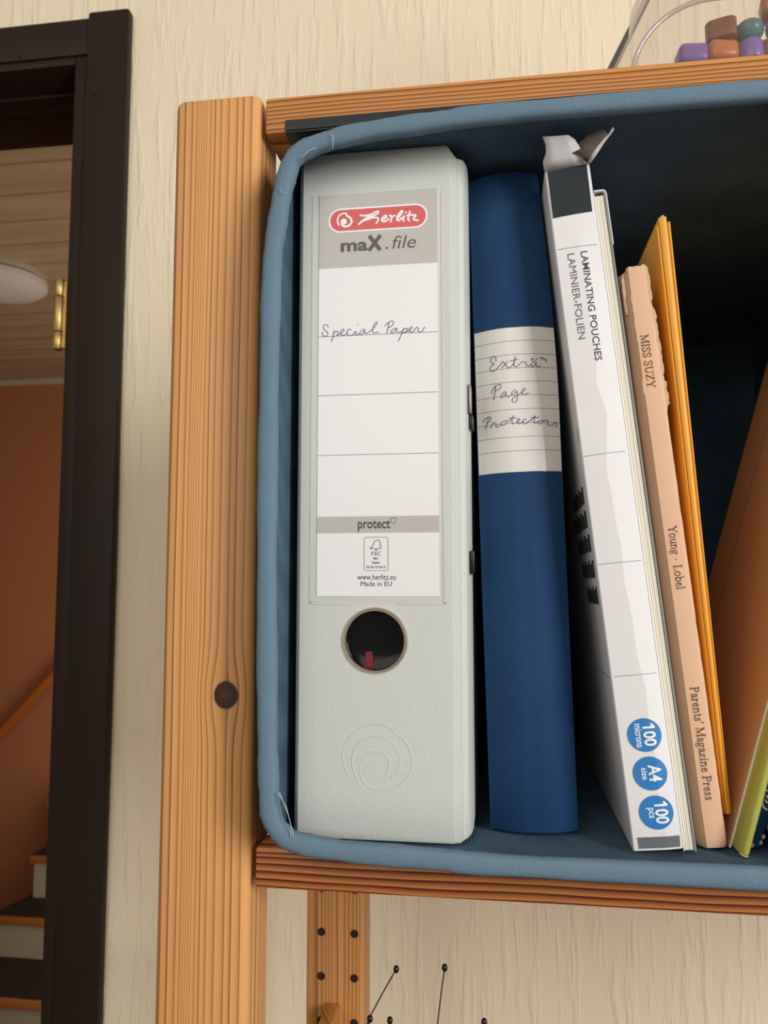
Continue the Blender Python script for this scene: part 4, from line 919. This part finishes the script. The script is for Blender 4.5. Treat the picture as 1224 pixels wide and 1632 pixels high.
def piece(x, y, z, s, col, rz):
    t = bmesh.new(); kind = rp.randint(0, 3)
    if kind == 0: ball(t, (0, 0, s*.42), s*.52, 0.8, 16, 10)
    elif kind == 1: lathe(t, [(s*.18, 0), (s*.46, 0), (s*.5, s*.12), (s*.5, s*.62), (s*.44, s*.76), (s*.18, s*.78), (s*.14, s*.5)], (0, 0, 0), n=20)
    elif kind == 2: prism(t, rrect(-s*.55, s*.55, -s*.45, s*.45, s*.28, 5), [0, s*.1, s*.6, s*.76])
    else: box(t, -s*.55, s*.55, -s*.5, s*.5, 0, s*.8, s*.22, 3)
    o = obj('plastic_piece', t, PM[col], smooth=60, loc=(x, y, z)); o.rotation_euler = (rp.uniform(-.12, .12), rp.uniform(-.1, .1), rz*6)
    k = t_lab[col]; return tag(o, k, 'toy piece', 'small %s pieces in the clear tub' % col)
t_lab = {c: 'small %s plastic piece heaped in the clear tub' % c for c in COL}
rp = random.Random(11)
cols_l = ['purple', 'orange', 'teal', 'purple', 'brown', 'orange', 'peach', 'purple', 'brown', 'blue', 'orange', 'purple']
top_h = lambda x: 350 + (62 + (x-200)*0.45 if x < 250 else max(20, 84-(x-250)*0.8))
n_p = 0
for ix in range(8):
    x = 203 + ix*15.2
    lay = max(1, int(round((top_h(x)-350)/12.4)))
    for k in range(max(1, lay)):
        c_ = cols_l[(ix*5 + k*3 + (ix//2)) % 12]
        if k == lay-1 and 5 <= ix <= 8: c_ = ['blue', 'peach', 'blue', 'orange'][ix-5]
        piece(x+rp.uniform(-.6, .6), 84+rp.uniform(-1, 1), 350.3+k*12.4, 15.0, c_, rp.uniform(-.06, .06)); n_p += 1

# ------------------------------------------------------------------ wires with bead tips below
wr = thing('bead_tipped_wires', 'spray of thin wires tipped with black beads below the bin', 'wire holder', (45, 120, -401.8))
WO = Matrix.Translation((-45, -120, 402.0))
root = (45, 120, -262)
t = bmesh.new(); lathe(t, [(1, -402), (17, -402), (18, -398), (9, -388), (7, -350), (8.5, -300), (7, -266), (4, -260), (1, -259)], (45, 120, 0), n=28); t.transform(WO); obj('handle', t, M_steel, wr)
tips = [([(29.8, -110.6), (22.1, -123.9), (13.5, -139.5), (9, -158)], 122), ([(15.2, -136.5), (12.8, -146), (11.5, -160)], 117), ([(25.8, -140.2), (23, -152), (21, -170)], 124), ([(58.1, -107.0), (55.9, -121.5), (53.6, -140)], 120), ([(80.3, -134.4), (76.5, -147), (73, -164)], 119), ([(66, -170), (62, -185)], 140)]
for pts, y in tips:
    P_ = [(a, y, b) for a, b in pts]; lx, lz = pts[-1]
    P_ += [(lx+(45-lx)*0.15, y, lz-35), (lx+(45-lx)*0.5, y+(120-y)*.5, lz-75 if lz-75 > -255 else -250), (45, 120, -261)]
    t = bmesh.new(); tube(t, P_, 0.42, 8); t.transform(WO); wo = obj('wire', t, M_wire, wr)
    t = bmesh.new(); ball(t, P_[0], 1.75, 1.25, 14, 10); t.transform(WO); obj('bead_tip', t, M_bead, wo)
